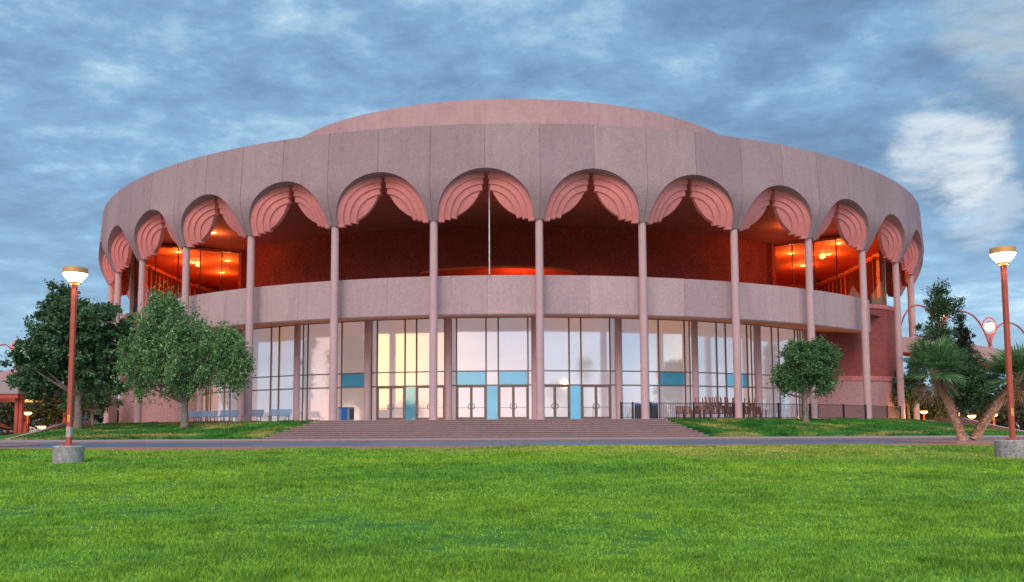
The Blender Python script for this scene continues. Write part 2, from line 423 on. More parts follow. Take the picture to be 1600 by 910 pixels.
# hanging rod in the middle arch
mb = MB(); mb.tube([P(45.2, 0.004, 11.5), P(45.2, .004, 18.6)], .045, 8); mb.build('hanging_rod', M['white'], aud)

# columns with stepped fans
def column():
    mb = MB(); c = P(46., 0, PZ)
    prof = [(.36, 0), (.36, .06), (.305, .08), (.30, 7), (.285, 14.4), (.285, 14.62), (.30, 14.70)]
    mb.lathe(prof, (c[0], c[1], 0), 28)
    return mb.build('column', M['column'], aud, smooth=True)
LC = (3.52, 3.55); LR = 3.33
def fan(sgn):
    mb = MB()
    radii = [A+.04, 3.13, 2.71, 2.28]; rng_a = [(-1., 87.2), (2.6, 85.6), (6., 83), None]
    for i in range(4):
        ro = radii[i]
        if i < 3: a0, a1 = rng_a[i]; ri = lambda al, r_=radii[i+1]: r_
        else:
            def ri(al):
                cd = LC[0]*cos(al)+LC[1]*sin(al); q = cd*cd-(LC[0]**2+LC[1]**2)+LR**2
                return min(2.28, cd-sqrt(max(0, q)))
            a0, a1 = 8.6, 81
        na = 26; nrad = 4
        def pt(rho, al, dep):
            x = rho*cos(al); z = ZS+rho*sin(al)*(ZA-ZS)/A
            u = W-x; r = rz_(z)-setback(abs(x))-.11*i-dep
            return P(r, sgn*u/RJ, z)
        als = np.radians(np.linspace(a0, a1, na+1))
        th = .34
        F = [[pt(ro+(ri(al)-ro)*j/nrad, al, 0) for al in als] for j in range(nrad+1)]
        B = [[pt(ro+(ri(al)-ro)*j/nrad, al, th) for al in als] for j in range(nrad+1)]
        mb.grid(F if sgn < 0 else F[::-1]); mb.grid(B if sgn > 0 else B[::-1])
        mb.grid([F[-1], B[-1]]); mb.grid([F[0], B[0]])
        mb.grid([[r[0] for r in F], [r[0] for r in B]]); mb.grid([[r[-1] for r in F], [r[-1] for r in B]])
    return mb
fan_r = fan(1); fan_l = fan(-1)
c0 = column()
f1 = fan_r.build('stepped_fan', M['fan'], c0); f2 = fan_l.build('stepped_fan', M['fan'], c0)
first = True
for k in range(-12, 12):
    a = (k+.5)*DEL
    if first: c = c0; first = False
    else: c = copy_tree(c0, aud)
    c.rotation_euler.z = a

# ground-floor glazed bays
RG = 39.4
def pane(parent, name, x0, x1, z0, z1, mat, y=-RG, t=.03):
    mb = MB(); mb.box(((x0+x1)/2, y, (z0+z1)/2-PZ), (x1-x0, t, z1-z0)); return mb.build(name, mat, parent)
ZH = (PZ+.02, 3.57, 4.71, 9.12)
blue = {(-2, 0, 1), (-1, None, None)}
def bay(k):
    mb = MB(); H = ZH[3]-PZ; xs = [-3.36, -2.88, -.49, .49, 2.88, 3.36]
    for x in xs: mb.box((x, -RG, H/2), (.11 if abs(x) < 3 else .07, .20, H))
    for j in range(5):
        xa, xb = xs[j]+.056, xs[j+1]-.056
        w = xb-xa; xm = (xa+xb)/2
        mb.box((xm, -RG, ZH[1]-PZ), (w, .14, .10)); mb.box((xm, -RG, ZH[2]-PZ), (w, .14, .09))
        mb.box((xm, -RG, .05), (w, .14, .10)); mb.box((xm, -RG, H-.06), (w, .14, .12))
    b = mb.build('glazed_bay', M['frame'], aud)
    doors = abs(k) <= 1
    for j in range(5):
        xa, xb = xs[j]+.055, xs[j+1]-.055; wide = j in (1, 3)
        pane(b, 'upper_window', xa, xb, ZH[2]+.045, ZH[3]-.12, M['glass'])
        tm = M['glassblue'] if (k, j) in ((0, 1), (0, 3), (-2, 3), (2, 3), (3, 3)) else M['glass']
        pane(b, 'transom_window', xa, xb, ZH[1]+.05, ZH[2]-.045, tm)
        if doors and wide:
            xm = (xa+xb)/2
            for s, (p, q) in enumerate(((xa, xm), (xm, xb))):
                d = MB(); z0, z1 = PZ+.11, ZH[1]-.055
                for e in (p+.055, q-.055): d.box((e, -RG-.01, (z0+z1)/2-PZ), (.105, .07, z1-z0))
                d.box(((p+q)/2, -RG-.01, z1-.06-PZ), (q-p-.215, .068, .12)); d.box(((p+q)/2, -RG-.01, z0+.09-PZ), (q-p-.215, .068, .18))
                d.box(((p+q)/2, -RG-.035, 1.05), (q-p-.215, .02, .03))
                d.cur = 1; d.box(((p+q)/2, -RG, (z0+z1)/2-PZ), (q-p-.2, .02, z1-z0-.2)); d.cur = 2
                hx = (q-.1 if s == 0 else p+.1); pts = []
                for a in np.linspace(-pi/2, pi/2, 9): pts.append((hx-(1 if s == 0 else -1)*.16*cos(a), -RG-.1, 1.15+.2*sin(a)))
                d.tube(pts, .022, 6)
                d.build('door', [M['frame'], M['glass'], M['darkframe']], b)
        else:
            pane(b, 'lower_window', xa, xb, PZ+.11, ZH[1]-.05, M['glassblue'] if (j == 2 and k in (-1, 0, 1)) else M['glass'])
    b.rotation_euler.z = k*DEL
    return b
for k in range(-5, 6): bay(k)
mb = MB(); c = P(40.35, 0, PZ); mb.lathe([(.275, 0), (.27, 8.35)], (0, c[1], 0), 24); ic = mb.build('inner_column', M['column'], aud, smooth=True)
for i, k in enumerate(range(-6, 6)):
    c = ic if i == 0 else copy_tree(ic, aud)
    c.rotation_euler.z = (k+.5)*DEL

# side stair drums in brick, foyers above them
def drum(sg):
    a = sg*(.994-.0 if sg > 0 else .994); rc = 38.; R = 7.1
    cx, cy, _ = P(rc, a, 0)
    mb = MB(); mb.lathe([(R, 4.35-PZ), (R, 11.2-PZ)], (0, 0, 0), 90)
    d = mb.build('stair_drum', M['brick'], aud, smooth=True, loc=(cx, cy, 0))
    m2 = MB(); m2.lathe([(R+.02, -.02), (R+.02, 4.38-PZ)], n=90); m2.build('base_wall', M['base'], d, smooth=True)
    m3 = MB(); m3.lathe([(R+.03, 4.33-PZ), (R+.1, 4.37-PZ), (R+.1, 4.76-PZ), (R+.03, 4.8-PZ)], n=90); m3.build('trim_band', M['band'], d, smooth=True)
    m4 = MB(); m4.lathe([(R+.02, 11.1-PZ), (R+.1, 11.15-PZ), (R+.12, 11.52-PZ), (R-.1, 11.56-PZ)], n=90); m4.build('coping', M['band'], d, smooth=True)
drum(1); drum(-1)
def loc2(x, y):       # world (x, y) on the right side to building-local polar (angle, radius) for mirrored use
    dx, dy = x-BC[0], y-BC[1]; r = sqrt(dx*dx+dy*dy); th = atan2(dx, -dy); return th-ROT, r
def foyer(sg):
    pts = [(26.6, 87.9), (35.75, 82.6), (39.5, 92), (40.4, 102), (39.8, 112), (30, 113), (27.5, 104), (25.6, 95)]
    pl = [loc2(*p) for p in pts]
    q = [P(r, sg*a, 0)[:2] for a, r in pl]
    z0, z1 = 11.5-PZ, 18.72-PZ
    mb = MB(); mb.add([(x, y, z0-.02) for x, y in q]+[(x, y, z0-.3) for x, y in q], [tuple(range(8)), tuple(range(8, 16))])
    mb.build('foyer_floor', M['foyer'], aud)
    mb = MB(); mb.add([(x, y, z1) for x, y in q]+[(x, y, z1+.12) for x, y in q], [tuple(range(8)), tuple(range(8, 16))]+[(i, (i+1) % 8, (i+1) % 8+8, i+8) for i in range(8)])
    ce = mb.build('foyer_ceiling', M['foyer'], aud)
    def pleated(poly, name, mat, amp, pitch):
        m = MB(); bot = []
        for i in range(len(poly)-1):
            a = Vector(poly[i]); b = Vector(poly[i+1]); L = (b-a).length; nn = max(2, int(L/pitch)); nrm = Vector((-(b-a).y, (b-a).x)).normalized()
            for j in range(nn): bot.append(a+(b-a)*j/nn+nrm*amp*(j % 2))
        bot.append(Vector(poly[-1]))
        m.grid([[(p.x, p.y, z0) for p in bot], [(p.x, p.y, z1) for p in bot]])
        if amp:
            m.cur = 1
            for i in range(len(poly)-1):
                a = Vector(poly[i]); b = Vector(poly[i+1]); L = (b-a).length; dd = (b-a)/L; nrm = Vector((-dd.y, dd.x)); ctr = sum((Vector(t) for t in q), Vector((0, 0)))/8
                if nrm.dot(ctr-a) < 0: nrm = -nrm
                for j in range(int(L/1.15)+1):
                    p = a+dd*1.15*j+nrm*.62; m.box((p.x, p.y, (z0+z1)/2-.35), (.16, .30, z1-z0-.7), atan2(dd.y, dd.x))
                p = (a+b)/2+nrm*.62; m.cur = 2; m.box((p.x, p.y, z1-.55), (L, .36, .3), atan2(dd.y, dd.x)); m.cur = 1
            return m.build(name, [mat, M['foyerdark'], M['foyer']], aud)
        return m.build(name, mat, aud)
    pleated(q[2:5], 'pleated_curtain', M['pleat'], .55, .8)
    pleated(q[4:6], 'foyer_end_wall', M['foyer'], 0, 2)
    pleated([q[5], q[6], q[7], q[0]], 'foyer_inner_wall', M['foyer'], 0, 2)
    # glazed front and its return
    a = Vector(q[0]); b = Vector(q[1]); c = Vector(q[2])
    for (s, e, n) in ((a, b, 5), (b, c, 4)):
        fr = MB(); L = (e-s).length; d = (e-s)/L; ang = atan2(d.y, d.x)
        for j in range(n+1):
            p = s+d*L*j/n; fr.box((p.x, p.y, (z0+z1)/2), (.10, .16, z1-z0), ang)
        m_ = (s+e)/2
        fr.box((m_.x, m_.y, z1-.06), (L, .13, .12), ang); fr.box((m_.x, m_.y, z0+.05), (L, .13, .1), ang)
        fo = fr.build('foyer_window', M['darkframe'], aud)
        for j in range(n):
            p = s+d*L*(j+.5)/n; g = MB(); g.box((p.x, p.y, (z0+z1)/2), (L/n-.12, .02, z1-z0-.24), ang); g.build('glass_pane', M['clear'], fo)
        if s is a:   # low solid blue panels behind the outer panes
            g = MB()
            for j in (3, 4):
                p = s+d*L*(j+.5)/n+Vector((-d.y, d.x))*(.12 if (Vector((-d.y, d.x)).dot(c-b)) > 0 else -.12)
                g.box((p.x, p.y, z0+.55), (L/n-.25, .06, .9), ang)
            g.build('low_blue_panel', M['darkblue'], fo)
    # corner pier
    m = MB(); m.box((b.x, b.y, (z0+z1)/2), (.32, .32, z1-z0), atan2(b.y, b.x)); m.build('corner_pier', M['frame'], aud)
    m = MB(); a_, r_ = pl[0]; p = P(r_+.15, sg*(a_-.005), 0); m.box((p[0], p[1], (z0+z1)/2-.5), (.9, .4, z1-z0+1), sg*a_); m.build('wall_pier', M['backwall'], aud)
    for (x, y) in ((33.2, 87.), (34.2, 92.5), (33.6, 99.), (30., 92.)):
        an, r = loc2(x, y); px, py, _ = P(r, sg*an, 0)
        m = MB(); m.lathe([(.16, -.06), (.26, 0)], (px, py, z1-.01), 16); m.build('downlight', M['downlight'], ce)
        light('foyer_lamp', (px, py, z1-.9), 620, (1, .30, .06), aud)
    # ceiling lamp under the colonnade
for sg in (1, -1): foyer(sg)
an, r = loc2(26.4, 80.); m = MB(); p = P(r, an, 19.); m.lathe([(.15, -.06), (.2, 0)], p, 14); m.build('terrace_downlight', M['downlight'], aud)
light('terrace_lamp', (p[0], p[1], p[2]-.6), 300, (1, .3, .08), aud)

an, r = loc2(26.4, 80.); m = MB(); p = P(r, -an, 19.); m.lathe([(.15, -.06), (.2, 0)], p, 14); m.build('terrace_downlight', M['downlight'], aud)  # mirrored lamp, itself unseen, added for the glow on the left
light('terrace_lamp', (p[0], p[1], p[2]-.6), 260, (1, .3, .08), aud)

# ------------------------------------------------------------------ ground, road, lawn, banks
def Hl(x, y):
    z = np.interp(y, [-60, 2, 9, 31, 37.6, 39.2], [-1.9, -1.75, -1.58, -1.03, -.785, -.80])
    w = np.clip((y-9)/20, 0, 1)
    return z+.035*w*np.sin(x*.35+1.)*np.sin(y*.5)+.05*w*np.sin(x*.16+.5)+.03*w*np.sin(x*.53)+.015*w*np.sin(x*1.3+1)
mb = MB(); xs = np.linspace(-60, 60, 121); ys = np.concatenate([np.linspace(-60, 4, 20), np.linspace(5, 39.2, 70)])
mb.grid([[(x, y, float(Hl(x, y))) for x in xs] for y in ys])
tagp(mb.build('lawn', M['lawn'], smooth=True), kind='structure')
mb = MB(); mb.add([(-3000, -3000, -2.3), (3000, -3000, -2.3), (3000, 3000, -2.3), (-3000, 3000, -2.3)], [(0, 1, 2, 3)])
tagp(mb.build('ground', M['ground']), kind='structure')
RZ = -.72
mb = MB(); mb.box((0, 39.5, RZ-.2), (160, .6, .4+.02)); tagp(mb.build('road_verge', M['earth']), kind='structure')
mb = MB(); mb.box((0, 47., RZ-.25), (160, 14.4, .5)); tagp(mb.build('road', M['asphalt']), kind='structure')
mb = MB(); mb.box((0, 54.25, RZ-.1), (160, .16, .44)); tagp(mb.build('kerb', M['curb'], bevel=.02), kind='structure')
mb = MB(); mb.add([(-80, 54.33, -.605), (80, 54.33, -.605), (80, 57.6, -.52), (-80, 57.6, -.52)], [(0, 1, 2, 3)])
tagp(mb.build('pavement', M['walk']), kind='structure')
# planted island round the palms
mb = MB(); mb.box((34, 42.6, RZ-.05), (28, 6.6, .24)); tagp(mb.build('planter_kerb', M['earth'], bevel=.03), kind='structure')
mb = MB(); mb.box((-40, 43.0, RZ-.05), (30.5, 5.6, .22)); tagp(mb.build('planter_kerb', M['earth'], bevel=.03), kind='structure')
# lower yard to both sides
mb = MB()
mb.add([(-160, 57.6, -.7), (-33.2, 57.6, -.7), (-40, 140, -.7), (-160, 140, -.7)], [(0, 1, 2, 3)])
mb.add([(34, 57.6, -.7), (160, 57.6, -.7), (160, 140, -.7), (41, 140, -.7)], [(0, 1, 2, 3)])
tagp(mb.build('yard', M['plaza']), kind='structure')
# grass bank
PR = 47.7
mb = MB(); rows = []; nx = 140
for j in range(25):
    f = j/24; row = []
    for i in range(nx+1):
        x = -35.6+71.6*i/nx
        xe = min(abs(x), 36.2)
        ye = BC[1]-sqrt(PR**2-xe**2)
        y = 57.5+(ye-57.5)*f
        z = -.52+1.24*(f**.85)+.05*sin(x*.7)*sin(pi*f)
        if -16.6 < x < 13.1: z -= .35*min(1, (min(x+16.6, 13.1-x))/2.)+ .02
        row.append((x, y, z))
    rows.append(row)
mb.grid(rows); tagp(mb.build('grass_bank', M['bank'], smooth=True), kind='structure')
# plaza
mb = MB(); mb.lathe([(PR, -.7), (PR, 0.0)], (0, 0, 0), 200); o = mb.build('plaza', M['plaza'], loc=(BC[0], BC[1], PZ-.004)); tagp(o, kind='structure')
mb = MB(); mb.box((-1.55, 63.7, -.355), (25.0, 4.6, .7)); o = mb.build('stair_landing', M['plaza'], loc=(0, 0, PZ-.008)); tagp(o, kind='structure')
# steps
mb = MB(); ns = 9; rise = (PZ-.52*-1)/ns; rise = (PZ+.53)/ns
for i in range(ns):
    f = i/(ns-1); y0 = 57.25+i*.50; zt = -.53+rise*(i+1)-.004
    xl = -16.4+(2.6)*f; xr = 12.9-2.1*f
    mb.box(((xl+xr)/2, (y0+62)/2, zt-rise/2), (xr-xl, 62-y0, rise-.002))
    mb.cur = 1; mb.box(((xl+xr)/2, y0-.03, zt-.021), (xr-xl+.0, .06, .042)); mb.cur = 0
o = mb.build('front_steps', [M['steps'], M['nosing']]); tagp(o, 'wide brown flight of nine steps leading up to the glazed entrance', 'steps')

# low sloping walls beside the banks
def lowwall(name, pts, label):
    mb = MB(); L = []; 
    for (x, y, z) in pts: L.append([(x-.18, y, -.9), (x-.18, y, z), (x+.18, y, z), (x+.18, y, -.9)])
    mb.grid(L); mb.add(L[0], [(0, 1, 2, 3)]); mb.add(L[-1], [(3, 2, 1, 0)])
    return tagp(mb.build(name, M['base']), label, 'low wall')
lowwall('low_wall', [(-33.3, 57.6, -.42), (-34.2, 63, .1), (-35.4, 69, .75), (-36.4, 75, .95)], 'low sloping pink wall at the left end of the grass bank')
lowwall('low_wall', [(34.6, 57.6, -.42), (35.1, 63, .1), (35.9, 69, .72), (36.6, 75, .9)], 'low sloping pink wall at the right end of the grass bank, behind the palms')

# ------------------------------------------------------------------ grass blades
VN = rng.random((256, 256))
def vnoise(x, y, s):
    u = x/s; v = y/s*.8; i = np.floor(u).astype(int); j = np.floor(v).astype(int); a = u-i; b = v-j
    a = a*a*(3-2*a); b = b*b*(3-2*b); g = lambda p, q: VN[p % 256, q % 256]
    return (g(i, j)*(1-a)+g(i+1, j)*a)*(1-b)+(g(i, j+1)*(1-a)+g(i+1, j+1)*a)*b
RND = []
def blades():
    out = []
    for (y0, y1, dens, h, w) in ((8.2, 12, 1900, .050, .011), (12, 17, 1300, .052, .014), (17, 24, 650, .057, .02), (24, 31, 360, .065, .026), (31, 38.6, 240, .07, .033)):
        hw = .64*y1+3.5; n = int((y1-y0)*2*hw*dens)
        x = rng.uniform(-hw, hw, n); y = rng.uniform(y0, y1, n)
        # clumping
        c1 = vnoise(x, y, 1.6); c2 = vnoise(x, y, .45); c3 = vnoise(x, y, .14)
        f = .5*c1+.6*c2+.45*c3
        keep = f > rng.uniform(.25, .62, n)
        x = x[keep]; y = y[keep]; f = f[keep]; n = len(x)
        hh = .72*h*np.clip(.1+1.5*f, .3, 2.2)*rng.uniform(.4, 1.3, n)
        RND.append(np.clip(.62*(1-np.clip((f-.35)*1.1, 0, 1))+.55*rng.random(n)-.12, 0, 1))
        z = Hl(x, y)-.005
        a = rng.uniform(0, 2*pi, n); l = rng.uniform(.1, 1.3, n)*hh; la = rng.uniform(0, 2*pi, n)
        ww = w*rng.uniform(.6, 1.3, n)/2
        V = np.empty((n, 3, 3))
        V[:, 0] = np.stack([x-np.cos(a)*ww, y-np.sin(a)*ww, z], 1)
        V[:, 1] = np.stack([x+np.cos(a)*ww, y+np.sin(a)*ww, z], 1)
        V[:, 2] = np.stack([x+np.cos(la)*l, y+np.sin(la)*l, z+hh], 1)
        out.append(V)
    return np.concatenate(out)
bl_ = blades(); o = np_mesh('grass', bl_, 3, M['blade'], rnd=np.concatenate(RND)); tagp(o, 'short bright green lawn grass in the foreground', 'grass', kind='stuff')

n = 230000; x = rng.uniform(-35.2, 35.6, n); f = rng.random(n)
ye = BC[1]-np.sqrt(PR**2-x**2); y = 57.5+(ye-57.5)*f
z = -.52+1.24*(f**.85)+.05*np.sin(x*.7)*np.sin(pi*f)
c_ = .5*vnoise(x, y, 1.8)+.6*vnoise(x, y, .6)
k_ = ((x < -16.5+2.6*np.clip((y-57.3)/4, 0, 1)) | (x > 13.0-2.1*np.clip((y-57.3)/4, 0, 1))) & (c_ > rng.uniform(.15, .6, n)); x, y, z, c_ = x[k_], y[k_], z[k_], c_[k_]; n = len(x)
hh = .10*np.clip(.1+1.4*c_, .3, 1.6)*rng.uniform(.5, 1.3, n); a = rng.uniform(0, 2*pi, n); ww = rng.uniform(.02, .045, n); la = rng.uniform(0, 2*pi, n)
V = np.stack([np.stack([x-np.cos(a)*ww, y-np.sin(a)*ww, z-.01], 1), np.stack([x+np.cos(a)*ww, y+np.sin(a)*ww, z-.01], 1), np.stack([x+np.cos(la)*hh*.8, y+np.sin(la)*hh*.8, z+hh], 1)], 1)
o = np_mesh('bank_grass', V, 3, M['bankblade'], rnd=np.clip(.6*(1-np.clip((c_-.3)*1.2, 0, 1))+.5*rng.random(n)-.1, 0, 1)); tagp(o, 'short grass with dry yellow patches on the two banks beside the steps', 'grass', kind='stuff')

# ------------------------------------------------------------------ trees
def leaves(blobs, n, size, droop=0., aspect=.5, shell=.55, clump=.35, nclump=None):
    """blobs: (cx, cy, cz, rx, ry, rz, weight). Leaves gather in small clumps inside the blobs."""
    wts = np.array([b[6] for b in blobs], float); wts /= wts.sum()
    nc = nclump or max(40, n//70)
    bi = rng.choice(len(blobs), nc, p=wts); B = np.array([b[:6] for b in blobs])[bi]
    d = rng.normal(size=(nc, 3)); d /= np.linalg.norm(d, axis=1)[:, None]
    rad = shell+(1-shell)*rng.random(nc)**.6
    rad *= 1+rng.normal(0, .15, nc)
    C = B[:, :3]+d*rad[:, None]*B[:, 3:6]
    ci = rng.integers(0, nc, n)
    cs = (clump*rng.uniform(.5, 1.3, nc))[ci]
    off = rng.normal(size=(n, 3))*cs[:, None]*np.array([.6, .6, .5 if droop == 0 else .5+droop])
    if droop: off[:, 2] -= np.abs(rng.normal(size=n))*cs*droop
    p = C[ci]+off
    s = size*rng.uniform(.5, 1.5, n)
    t = rng.normal(size=(n, 3)); t[:, 2] -= droop*1.5; t /= np.linalg.norm(t, axis=1)[:, None]
    u = np.cross(t, rng.normal(size=(n, 3))); u /= np.linalg.norm(u, axis=1)[:, None]
    V = np.empty((n, 4, 3))
    V[:, 0] = p-t*s[:, None]*.5; V[:, 2] = p+t*s[:, None]*.5
    V[:, 1] = p+u*(s*aspect*.5)[:, None]; V[:, 3] = p-u*(s*aspect*.5)[:, None]
    return V, C
def tree(name, loc, blobs, n, size, fmat, label, cat='tree', trunk_h=2., tr=.2, droop=0., group=None, shell=.45, clump=.38, limbs=9, forks=None, bark=None, lean=(0, 0), aspect=.5):
    root = empty(name, loc, 0, label, cat, group)
    V, C = leaves(blobs, n, size, droop, aspect, shell, clump)
    np_mesh('crown', V, 4, fmat, root)
    mb = MB(); top = Vector((lean[0], lean[1], trunk_h))
    pts = [Vector((0, 0, -.15)), Vector((lean[0]*.2+.03, lean[1]*.2, trunk_h*.35)), Vector((lean[0]*.6-.03, lean[1]*.6, trunk_h*.7)), top]
    mb.tube(pts, [tr*1.25, tr, tr*.88, tr*.8], 12)
    idx = rng.choice(len(C), min(limbs, len(C)), replace=False)
    for i in idx:
        e = Vector(C[i]); m = top*.5+e*.5; m.z = top.z*.55+e.z*.45-.1+rng.uniform(0, .3); m.x += rng.normal()*.15
        mb.tube([top-Vector((0, 0, .12)), m, e], [tr*.55, tr*.3, tr*.08], 7, False)
    mb.build('trunk', bark or M['bark'], root, smooth=True)
    return root
# big dark tree at left
tree('dark_leafy_tree', (-32.9, 66, .15), [(-.9, 0, 6.3, 3.3, 3.0, 3.4, 4), (-1.4, 0, 9.2, 1.7, 1.7, 1.9, 1.3), (1.0, 0, 8.0, 2.4, 2.2, 1.8, 1.6), (-2.9, 0, 5.0, 2.1, 2.2, 2.4, 1.8), (2.0, .4, 5.0, 2.1, 2.2, 2.9, 1.8), (3.2, .6, 7.0, 1.1, 1.3, 1.6, .7), (-3.6, 0, 3.4, 1.2, 1.4, 1.2, .6)],
     46000, .27, M['f_dark'], 'large dark green tree behind the red lamp post at the left', trunk_h=2.6, tr=.30, shell=.3, clump=.36, limbs=16, aspect=.62)
# drooping lighter tree
tree('drooping_tree', (-23.7, 63, .28), [(-1.4, 0, 7.0, 2.3, 2.2, 2.1, 2.4), (-1.7, 0, 8.8, 1.1, 1.2, 1.0, .7), (-2.7, 0, 4.9, 1.9, 1.9, 2.5, 1.9), (0, -.3, 4.9, 2.2, 2.2, 2.4, 1.6), (2.4, 0, 5.3, 1.9, 1.8, 1.9, 1.5), (3.6, 0, 4.4, 1.15, 1.3, 1.6, 1.), (.8, 0, 6.7, 1.5, 1.5, 1.1, .8), (2.9, 0, 6.5, .9, .9, .6, .4)],
     52000, .20, M['f_light'], 'drooping light green tree with pale forked trunk on the left grass bank', trunk_h=1.9, tr=.27, droop=.65, shell=.3, clump=.36, limbs=18)
# right small tree
tree('small_round_tree', (21.55, 64, .42), [(0.1, 0, 4.1, 1.8, 1.7, 1.4, 2.2), (-1.1, 0, 3.3, 1.1, 1.2, 1.1, 1), (1.3, 0, 3.3, 1.0, 1.2, 1.4, 1), (.9, 0, 5.3, 1.4, 1.2, .8, 1), (-.7, 0, 5.2, .9, 1, .8, .6), (1.8, 0, 4.6, .7, .9, .7, .4)],
     30000, .17, M['f_small'], 'small dense round tree standing in front of the railing at the right', trunk_h=1.9, tr=.21, shell=.35, clump=.3, limbs=10, droop=.15)
# trees at right beyond the bank
tree('slender_tree', (36.6, 73, .5), [(-.4, 0, 10.2, 1.0, 1.0, 1.9, 1.3), (.6, 0, 9.9, .9, 1, .9, .5), (-.7, 0, 7.6, 1.5, 1.3, 1.7, 1.2), (0, 0, 5, 1.3, 1.3, 2., 1.)],
     9500, .20, M['f_mid'], 'tall thin tree with airy open crown right of the auditorium', trunk_h=6.5, tr=.16, shell=.2, clump=.42, limbs=22)
tree('cypress_tree', (40., 77, -.3), [(0, 0, 8.6, .6, .6, 2.2, 1), (.1, 0, 6.6, .95, .95, 2.4, 2.2), (.45, 0, 5.4, 1.1, 1.1, 2.0, 1.8), (0, 0, 3.6, 1., 1., 2., 1.5)],
     20000, .16, M['f_cyp'], 'narrow almost black cypress beside the right ramp lamps', trunk_h=2., tr=.18, shell=.3, clump=.24, limbs=5)
tree('leafy_tree', (37.2, 72, -.2), [(0, 0, 4.7, 1.9, 1.8, 1.9, 2), (.5, 0, 3.2, 2.2, 2., 1.6, 2), (-.9, 0, 3.4, 1.5, 1.5, 1.6, 1), (1.6, 0, 4.0, 1.3, 1.3, 1.2, .8)],
     24000, .20, M['f_mid'], 'broad mid green tree standing between the two leaning palms', trunk_h=1.9, tr=.2, shell=.35, clump=.34, limbs=9)
tree('dark_shrub_tree', (37.3, 82, .5), [(0, 0, 3.4, 1.7, 1.6, 1.7, 2), (-.7, 0, 2.4, 1.3, 1.3, 1.2, 1), (.8, 0, 4.6, 1., 1., 1.2, 1)],
     9000, .24, M['f_dark'], 'dark bushy tree with amber lit stems right beside the last columns', trunk_h=1.6, tr=.14, shell=.3, clump=.34, limbs=14)
tree('dark_shrub_tree', (-38.6, 80, .3), [(0, 0, 3.4, 2.4, 2., 1.8, 2), (-1.7, 0, 2.6, 1.6, 1.5, 1.4, 1)],
     11000, .24, M['f_dark'], 'dark bushy tree with amber lit stems left beside the outermost columns', trunk_h=1.8, tr=.14, shell=.3, clump=.36, limbs=14)
light('garden_lamp', (-36.6, 78.2, .6), 120, (1, .42, .1)); light('garden_lamp', (36.9, 79.9, 1.0), 140, (1, .42, .1))
# background trees, both sides
bt = [(-66, 108, 7, 9.5, 'grey green background tree at the far left edge under the walkway slab'), (-56, 100, 6, 6.2, 'low olive background tree behind the small lit lamps on the left'),
      (-49, 94, 5, 5.4, 'olive background tree right of the second red walkway post'), (-76, 118, 8, 10, 'largest grey green background tree beyond the left walkway'),
      (-44, 100, 5, 5.0, 'shadowed background tree just behind the dark leafy tree'),
      (48, 98, 5, 5.0, 'amber lit olive tree between the palm trunks'), (56, 96, 6, 6.0, 'olive hillside tree right of the right palm trunk'),
      (66, 108, 7, 7.5, 'grey olive hillside tree behind the right lamp post'), (78, 116, 8, 8.0, 'rightmost olive hillside tree at the frame edge'),
      (51.5, 93, 5, 4.6, 'low amber lit tree just right of the leaning palm trunks'),
      (44, 92, 3.4, 4.2, 'low green background tree behind the leaning palms')]
for x, y, w, h, lb in bt:
    b = [(rng.uniform(-w*.45, w*.45), rng.uniform(-1, 1), h*rng.uniform(.35, .72), w*rng.uniform(.28, .42), w*.3, h*rng.uniform(.2, .3), 1) for _ in range(7)]
    b += [(rng.uniform(-w*.5, w*.5), 0, h*.2, w*.3, w*.25, h*.22, .8) for _ in range(3)]
    tree('background_tree', (x, y, -.75), b, 9000, .34, M['f_olive'], lb, trunk_h=h*.3, tr=.2, group='background trees beyond the ramps', shell=.3, clump=.6, limbs=6)
light('garden_lamp', (49.5, 87, .6), 260, (1, .45, .12)); light('garden_lamp', (45.5, 88, .8), 420, (1, .45, .12)); light('garden_lamp', (-49, 88, .8), 380, (1, .5, .15))

